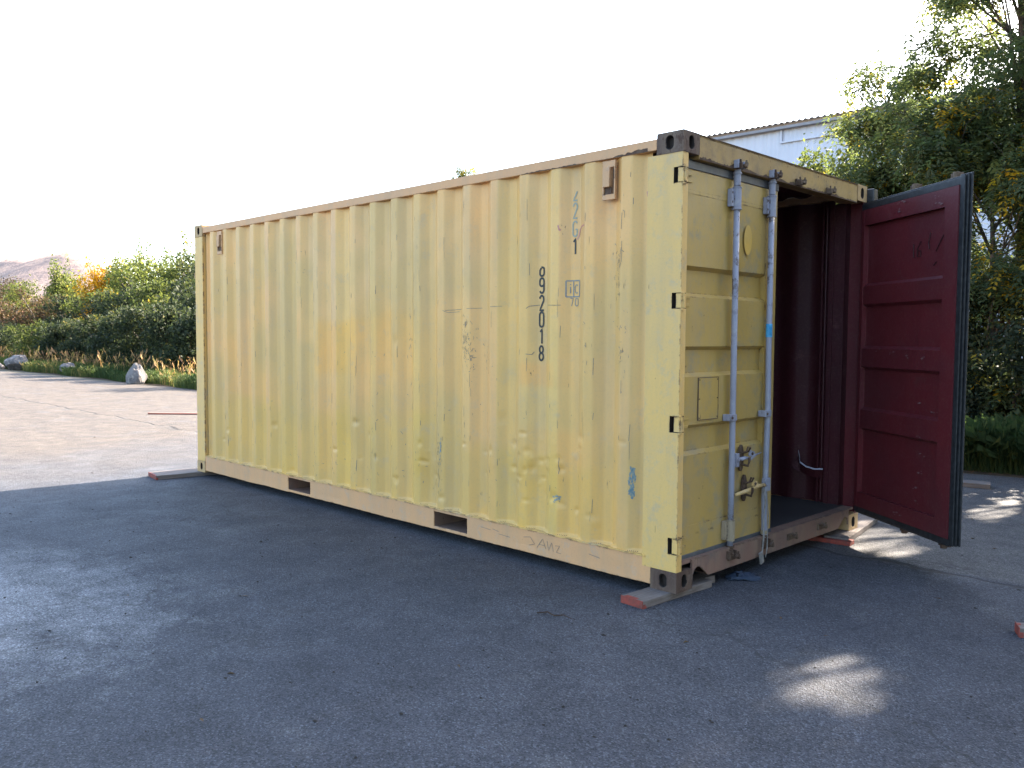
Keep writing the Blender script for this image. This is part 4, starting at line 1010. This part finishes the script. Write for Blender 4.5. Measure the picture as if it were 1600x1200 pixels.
# right-hand trees with compound leaves
def tree(x, y, base_r, trunk_pts, clumps, kind, label, seed, nl=5000, ll=.26, leaflets=9, lsz=.085, yz=None, name='tree', group='shrubs and trees behind the yard', carve=True):
    t = empty(name, (x, y, 0), label, name.replace('_', ' '), group)
    r_ = np.random.default_rng(seed); cl = np.array(clumps, float)
    vol = (cl[:, 3]*np.sqrt(cl[:, 4]*cl[:, 5])).sum(); P, tn = blob_points(cl, nl/vol, seed, .15)
    nt_ = fbm(P[:, 0]*2.0+seed, P[:, 2]*2.0+P[:, 1]*1.3); k = nt_ > .36; P, tn = P[k], tn[k]
    n = len(P)
    d = r_.normal(size=(n, 3)); d[:, 2] = d[:, 2]*.5-.55; d /= np.linalg.norm(d, axis=1)[:, None]
    side = np.cross(d, np.array([0, 0, 1.])); side /= np.linalg.norm(side, axis=1)[:, None]+1e-9; nn = np.cross(side, d)
    L_ = ll*(1+r_.uniform(-.3, .3, n)); Vs = []; T = []
    base_t = np.clip(r_.random(n)*.70+.08+tn, 0, .90); yl = r_.random(n) < .02+.55*smooth(.56, .70, fbm(P[:, 0]*1.1+seed*3.1, P[:, 2]*1.1+P[:, 1]*.7)); yl = yl if yz is None else ((r_.random(n) < .02) | ((P[:, 2] > yz[0]) & (P[:, 2] < yz[1]) & (P[:, 0] > -.75) & (fbm(P[:, 0]*1.3+9, P[:, 2]*1.5) > .42) & (r_.random(n) < .38))); base_t[yl] = r_.uniform(.92, 1, yl.sum())
    for j in range(leaflets):
        f = (j//2+1)/(leaflets//2+1); sgn = 1 if j % 2 else -1
        if j == leaflets-1: ld = d.copy(); f = 1.0
        else: ld = d*.55+side*sgn*.85
        ld = ld+r_.normal(0, .18, (n, 3)); ld[:, 2] -= .18; ld /= np.linalg.norm(ld, axis=1)[:, None]
        o_ = P+d*(L_*f)[:, None]; o_[:, 2] -= L_*f*f*.25; s_ = (lsz*(1+r_.uniform(-.3, .3, n)))[:, None]
        w_ = np.cross(ld, nn); w_ /= np.linalg.norm(w_, axis=1)[:, None]+1e-9
        Vs.append(np.stack([o_, o_+ld*s_*.45+w_*s_*.19, o_+ld*s_, o_+ld*s_*.45-w_*s_*.19], 1)); T.append(np.clip(base_t+r_.normal(0, .04, n)*(base_t < .9), 0, 1))
    V = np.concatenate(Vs); T = np.concatenate(T)
    V = V+np.array([x, y, 0])
    if carve: k = ~sunspot_mask(V[:, 0, :]); V = V[k]; T = T[k]
    V = V-np.array([x, y, 0]); m_ = len(V)
    np_mesh('foliage', V.reshape(-1, 3), np.arange(m_*4).reshape(m_, 4), G[kind], attrs={'tone': np.repeat(T, 4)}, parent=t)
    b = MB(); b.tube([Vector(p) for p in trunk_pts], list(np.linspace(base_r, base_r*.3, len(trunk_pts))), 12)
    rr = random.Random(seed); tp = [Vector(p) for p in trunk_pts]
    for c in cl:
        e = Vector(c[:3]); cand = [p for p in tp if p.z < e.z+.1]; s0 = cand[-1] if cand else tp[0]
        if len(cand) > 1: s0 = cand[-1].lerp(cand[-2], rr.random())
        mid = s0.lerp(e, .5)+Vector((rr.uniform(-.1, .1), rr.uniform(-.1, .1), .10)); r1 = base_r*.28
        b.tube([s0, mid, e], [r1, r1*.6, r1*.25], 7)
        for q in range(4):
            e2 = e+Vector((rr.gauss(0, .6)*c[3], rr.gauss(0, .6)*c[4], rr.gauss(.1, .6)*c[5])); b.tube([mid.lerp(e, .5), e.lerp(e2, .5)+Vector((0, 0, .05)), e2], [r1*.3, r1*.2, r1*.08], 5)
    b.build('trunk', M_bark, t, smooth=True)
    return t
def rclumps(seed, n, x0, x1, y0, y1, z0, z1, r0=.35, r1=.6, fn=None):
    rr = random.Random(seed); o = []
    while len(o) < n:
        p = (rr.uniform(x0, x1), rr.uniform(y0, y1), rr.uniform(z0, z1))
        if fn and not fn(p): continue
        r_ = rr.uniform(r0, r1); o.append((*p, r_*1.1, r_*1.1, r_*.8))
    return o
# (a) tall airy tree, trunk near the right edge of the frame
cl = rclumps(1, 58, -1.3, 1.3, -1.2, 1.4, 3.6, 9.4, .35, .62, lambda p: abs(p[0]) < 1.5-.06*(p[2]-3))
tree(-.72, 9.2, .085, [(.05, 0, 0), (.03, 0, 1.5), (.06, 0, 3.0), (.0, 0, 4.2), (-.05, .05, 5.6), (-.12, 0, 7.2), (-.1, .1, 8.8)], cl, 'ash', 'tall airy tree with yellow flecked leaves at the right edge of the photo', 31, nl=9000, yz=(3.5, 4.7))
# (b) lower tree left of it, top of crown in front of the warehouse
cl = rclumps(2, 34, -.75, 1.5, -.8, 1.0, 2.2, 5.9, .30, .50, lambda p: p[0] > -.75+.25*(p[2]-3.6) and p[0] < 1.5-.25*(p[2]-3.6))
tree(-2.55, 9.4, .06, [(.1, 0, 0), (.05, 0, 1.5), (0, 0, 3.0), (-.05, 0, 4.5), (-.05, 0, 5.2)], cl, 'ash', 'smaller grey green tree whose crown stands in front of the white warehouse', 32, nl=4600, yz=(9, 9))
# (c) hanging foliage beside the open door
cl = rclumps(3, 34, -1.3, 1.7, -.8, .8, 1.0, 4.4, .35, .6)
tree(-.9, 8.6, .06, [(0, 0, 0), (.1, 0, 1.3), (.05, 0, 2.6), (0, 0, 3.8)], cl, 'ash', 'bushy tree with yellow hanging leaves directly right of the open door', 33, nl=5600)
# (d) bright bush behind the container top, (e) further bushes
def rb(x, y, h, rx, kind, lab, sd, n=14000, leaf=.075, sp=0.): return shrub(x, y, h, rx, rx, kind, lab, sd, n=n, leaf=leaf, spiky=sp)
p = ray_at(1268, 222, 9.8); rb(p.x, 9.8, p.z, .80, 'light', 'yellow green bush tip above the middle of the container door header', 50, 12000, .07)
p = ray_at(1335, 214, 10.0); rb(p.x, 10.0, p.z, 1.2, 'mid', 'rounded green bush above the upper right corner of the container', 51, 24000, .075)
p = ray_at(1405, 262, 9.2); rb(p.x, 9.2, p.z, 1.3, 'mid', 'green bush behind the top edge of the open door', 52, 24000, .075)
p = ray_at(1560, 420, 8.1); rb(p.x+.3, 8.3, p.z, 1.25, 'dark', 'dark shaded bush at the right edge above the grass', 53, 30000, .065, .2)
p = ray_at(1480, 420, 8.6); rb(p.x, 8.9, p.z, 1.2, 'dark', 'dark shaded bush hidden mostly by the open door', 54, 16000, .075, .2)
rb(-5.2, 10.5, 3.7, 1.4, 'dark', 'dark bush behind the container roof', 55, 12000, .09)
rb(1.9, 8.6, 3.2, 1.5, 'dark', 'dark bush right of the frame edge below the tall trees', 56, 14000, .09)
# (f) tall trees just outside the frame which shade the foreground
cl = rclumps(4, 46, -1.9, 1.9, -1.6, 1.6, 2.6, 9.2, .55, .85)
tree(2.4, 9.8, .12, [(0, 0, 0), (.05, 0, 2), (0, 0, 4), (.1, 0, 6), (0, 0, 8.6)], cl, 'ash', 'tall dense tree right of the frame that shades the foreground', 34, nl=6500, ll=.34, lsz=.125)
cl = rclumps(5, 46, -2.0, 2.0, -1.6, 1.6, 2.6, 9.6, .55, .85)
tree(5.6, 10.2, .12, [(0, 0, 0), (.05, 0, 2), (0, 0, 4), (.1, 0, 6), (0, 0, 8.6)], cl, 'ash', 'second tall dense tree further right outside the frame', 35, nl=5500, ll=.34, lsz=.13)
cl = rclumps(6, 40, -2.0, 1.9, -1.4, 1.4, 5.0, 10.6, .55, .85)
tree(1.5, 12.6, .12, [(0, 0, 0), (.05, 0, 2), (0, 0, 4), (.1, 0, 6), (0, 0, 9.6)], cl, 'ash', 'tall tree standing behind the airy one, mostly outside the frame', 36, nl=5500, ll=.34, lsz=.125)
for k_, (tx, ty) in enumerate(((9.5, 7.5), (10.0, 2.5), (10.5, -3.0), (8.5, -8.0))):  # unseen trees added to dim the sky light reaching the door end
    cl = rclumps(20+k_, 40, -2.4, 2.4, -2.4, 2.4, 1.0, 8.6, .7, 1.1)
    tree(tx, ty, .14, [(0, 0, 0), (.05, 0, 2), (0, 0, 4), (.1, 0, 6), (0, 0, 8)], cl, 'mid', ['big tree outside the frame to the right, farthest from the camera', 'big tree outside the frame to the right, opposite the container doors', 'big tree outside the frame to the right of the camera', 'big tree outside the frame behind the camera'][k_], 80+k_, nl=2600, ll=.42, lsz=.20, carve=False)
# (g) distant tree whose twigs show above the container roof
p = ray_at(718, 253, 16.0)
cl = [(0, 0, p.z-.25, .35, .3, .25), (-.5, .1, p.z-.55, .4, .3, .3), (.5, 0, p.z-.50, .4, .3, .3), (0, 0, p.z-1.2, .9, .8, .6), (.3, 0, p.z-2.2, 1.1, .9, .8)]
tree(p.x, 16.0, .08, [(0, 0, 0), (0, 0, 2), (0, 0, 4), (0, 0, p.z-.6)], cl, 'mid', 'distant tree with only its twig tips showing over the container roof', 37, nl=500, ll=.3, lsz=.12, carve=False)

# ------------------------------------------------------------------ grass
def grass(name, x0, x1, yfn, n, h0, h1, wd, mat, label, seed, lean=.35, tonefn=None, seeds=0.):
    r_ = np.random.default_rng(seed); x = r_.uniform(x0, x1, n); y = yfn(x, r_.random(n))
    den = fbm(x*1.1+seed, y*2.1); hh = (h0+(h1-h0)*r_.random(n))*(.45+1.0*den)
    a = r_.uniform(0, 2*math.pi, n); l_ = lean*hh*r_.uniform(.3, 1.5, n); dx, dy = np.cos(a)*l_, np.sin(a)*l_
    px, py = -np.sin(a)*wd/2, np.cos(a)*wd/2
    z = np.zeros(n)
    V = np.stack([np.stack([x-px, y-py, z], 1), np.stack([x+px, y+py, z], 1), np.stack([x+px*.8+dx*.35, y+py*.8+dy*.35, hh*.62], 1), np.stack([x-px*.8+dx*.35, y-py*.8+dy*.35, hh*.62], 1), np.stack([x+dx, y+dy, hh*(.98-.25*r_.random(n))], 1), np.stack([x+dx*.98, y+dy*.98, hh*.95], 1)], 1)
    V = V.reshape(-1, 3); b_ = np.arange(n)*6; F = np.concatenate([np.stack([b_, b_+1, b_+2, b_+3], 1), np.stack([b_+3, b_+2, b_+4, b_+5], 1)])
    t = tonefn(x, y, r_) if tonefn else r_.random(n)
    o = np_mesh(name, V, F, mat, attrs={'tone': np.repeat(np.clip(t, 0, 1), 6)})
    return tag(o, label, 'grass', kind='stuff')
M_grass = mat_leaf('grass_blade', [(0, (0.028, 0.050, 0.020)), (.45, (0.070, 0.098, 0.035)), (.62, (0.15, 0.15, 0.05)), (.78, (0.32, 0.22, 0.09)), (1, (0.40, 0.21, 0.13))], .35)
edge = lambda x: np.where(x < -20, 6.5+.0*x, 6.5)
def tone_left(x, y, r_):
    v = fbm(x*.33+3, y*.4); t = .15+.30*r_.random(len(x))
    for cx, wd in ((-33.5, 1.6), (-22.6, 1.1), (-29.5, .7), (-36, 1.2)):
        t += .5*np.exp(-((x-cx)/wd)**2)*r_.random(len(x))
    return t+(v-.5)*.5
grass('verge_grass', -50, -12, lambda x, q: 6.45+.15*np.sin(x*1.3)+q*1.9, 60000, .16, .42, .014, M_grass, 'strip of green and straw coloured grass between the yard and the thicket', 61, tonefn=tone_left)
o = grass('seed_grass', -50, -12, lambda x, q: 6.9+q*1.5, 900, .50, .95, .006, M_grass, 'tall reddish seed heads rising from the left verge', 62, lean=.25, tonefn=lambda x, y, r_: .7+.3*r_.random(len(x)))
grass('roadside_grass', -9, 4, lambda x, q: 6.55+.08*np.sin(x*2.3)+q*1.5, 60000, .22, .62, .0065, M_grass, 'thick green grass at the foot of the bushes right of the open door', 63, lean=.65, tonefn=lambda x, y, r_: .05+.42*r_.random(len(x)))
# seed heads proper
r_ = np.random.default_rng(8); n = 1500; x = r_.uniform(-50, -12, n); w_ = .06+.85*(np.exp(-((x+33.5)/1.8)**2)+np.exp(-((x+22.4)/1.4)**2)+.4*np.exp(-((x+27)/2)**2)); k = r_.random(n) < w_; x = x[k]; n = len(x)
P = np.stack([x, 6.8+r_.random(n)*1.3, *[.40+.45*r_.random(n)]], 1); V, F = leaf_quads(P, .09, .18, 9, droop=-1.2)
tag(np_mesh('grass_seed_heads', V, F, M_grass, attrs={'tone': np.repeat(.8+.2*r_.random(n), 4)}), 'reddish fluffy seed heads above the verge grass', 'grass', kind='stuff')
# leaf litter strip
def mat_litter():
    M = NT('leaf_litter'); c = M.mix(M.rng_(M.noise(6, 6, .7), .4, .6), (0.05, 0.04, 0.028), (0.12, 0.085, 0.05)); M.bump(M.noise(30, 5), 1, .03); return M.base(c, .95, .1)
tag(sheet('verge', -90, 40, 6.30, lambda x: 30.0, -.002, mat_litter(), nx=60, ny=3), kind='structure')

# ------------------------------------------------------------------ warehouse
def mat_clad():
    M = NT('white_cladding'); x, y, z = M.sep(); c = M.mix(M.rng_(M.noise(.35, 4), .4, .6), (0.56, 0.55, 0.60), (0.51, 0.51, 0.56)); M.bump(M.noise(2, 3), .1, .02); return M.base(c, .5, .4)
M_clad = mat_clad(); M_roofm = simple('grey_fibre_roof', (0.30, 0.29, 0.30), .8, (0.24, 0.23, 0.24), 2)
wh = empty('warehouse', (-6, 40, 0), 'long white corrugated warehouse behind the trees with grey scalloped roof edge', 'warehouse')
def wl(x): return 34.0-(x+21.5)*-.0
hL, hR = 11.72, 11.25; X0, X1 = -24.0, 12.0
hh = lambda x: hL+(hR-hL)*(x-X0)/(X1-X0)*1.0
b = MB(); xs = np.arange(X0, X1, .11); vs = []
for i, xx in enumerate(xs):
    y_ = 34.0+(.035 if i % 4 in (1, 2) else 0)
    vs += [(xx+6, y_-40, 0), (xx+6, y_-40, hh(xx)-.12)]
b.add(vs, [(i*2, i*2+2, i*2+3, i*2+1) for i in range(len(xs)-1)])
b.add([(X0+6, -6, 0), (X0+6, 24, 0), (X0+6, 24, hh(X0)), (X0+6, -6, hh(X0)-.12)], [(0, 1, 2, 3)]); b.add([(X1+6, -6, 0), (X1+6, 24, 0), (X1+6, 24, 11), (X1+6, -6, 11)], [(0, 1, 2, 3)])
b.build('wall', M_clad, wh)
b = MB(); xs = np.arange(X0-.3, X1+.3, .035); vs = []
for xx in xs:
    d = .036*math.cos(2*math.pi*xx/.30); z_ = hh(xx)+.05+d
    vs += [(xx+6, -6.35, z_), (xx+6, 9, z_+.9), (xx+6, -6.35, z_-.03), ]
b.add(vs, [(i*3+j, i*3+3+j, i*3+4+j, i*3+1+j) for i in range(len(xs)-1) for j in (0,)]+[(i*3, i*3+3, i*3+5, i*3+2) for i in range(len(xs)-1)])
b.build('roof', M_roofm, wh)
b = MB(); b.add([(X0+6, -6.30, hh(X0)-.10), (X1+6, -6.30, hh(X1)-.10), (X1+6, -6.30, hh(X1)-.22), (X0+6, -6.30, hh(X0)-.22), (X0+6, -6.02, hh(X0)-.10), (X1+6, -6.02, hh(X1)-.10), (X1+6, -6.02, hh(X1)-.22), (X0+6, -6.02, hh(X0)-.22)], [(0, 1, 2, 3), (4, 5, 6, 7), (0, 1, 5, 4), (3, 2, 6, 7)])
b.build('gutter', M_roofm, wh)
b = MB(); b.box(-17.2+6, -6.0+6, -6.10, -6.003, 10.78, 10.85); b.box(-17.28+6, -17.2+6, -6.08, -6.003, 10.78, hh(-17)-.23); b.build('wall_rail', M_clad, wh)

# ------------------------------------------------------------------ gravel heap far behind
def mat_gravel():
    M = NT('pale_gravel'); c = M.mix(M.rng_(M.noise(.06, 6, .6), .4, .6), (0.38, 0.28, 0.23), (0.28, 0.215, 0.19)); M.bump(M.noise(.12, 8, .7), .8, 4); return M.base(c, .95, .1)
pk = [(-40, 438, 0), (0, 414, 0), (22, 404, 0), (60, 406, 0), (95, 397, 0), (118, 394, 0), (135, 400, 0), (150, 412, 0), (180, 432, 0), (230, 460, 0), (-100, 450, 0), (-180, 470, 0)]
pk.sort(); Yh = 150.; us = np.array([a for a, _, _ in pk]); vsr = np.array([v for _, v, _ in pk])
cols = np.linspace(-180, 260, 90); V = []; ny = 16
for u in cols:
    v = np.interp(u, us, vsr); p = ray_at(u, float(v), Yh)
    top = p.z*1.05
    for j in range(ny):
        s_ = j/(ny-1); yy = Yh-75+110*s_; f = 1-abs(s_-75/110)/(75/110 if s_ < 75/110 else 35/110); f = max(0, f)
        zz = top*(f**.85)+(float(fbm(np.array(u*.035), np.array(s_*6.)))-.5)*5*f*(1-f)*2-.3
        V.append((p.x+(yy-Yh)*-1.0*.0, yy, zz))
idx = np.arange(len(cols)*ny).reshape(len(cols), ny); F = np.stack([idx[:-1, :-1], idx[1:, :-1], idx[1:, 1:], idx[:-1, 1:]], -1).reshape(-1, 4)
tag(np_mesh('hills', np.array(V), F, mat_gravel(), smooth=True), kind='structure')
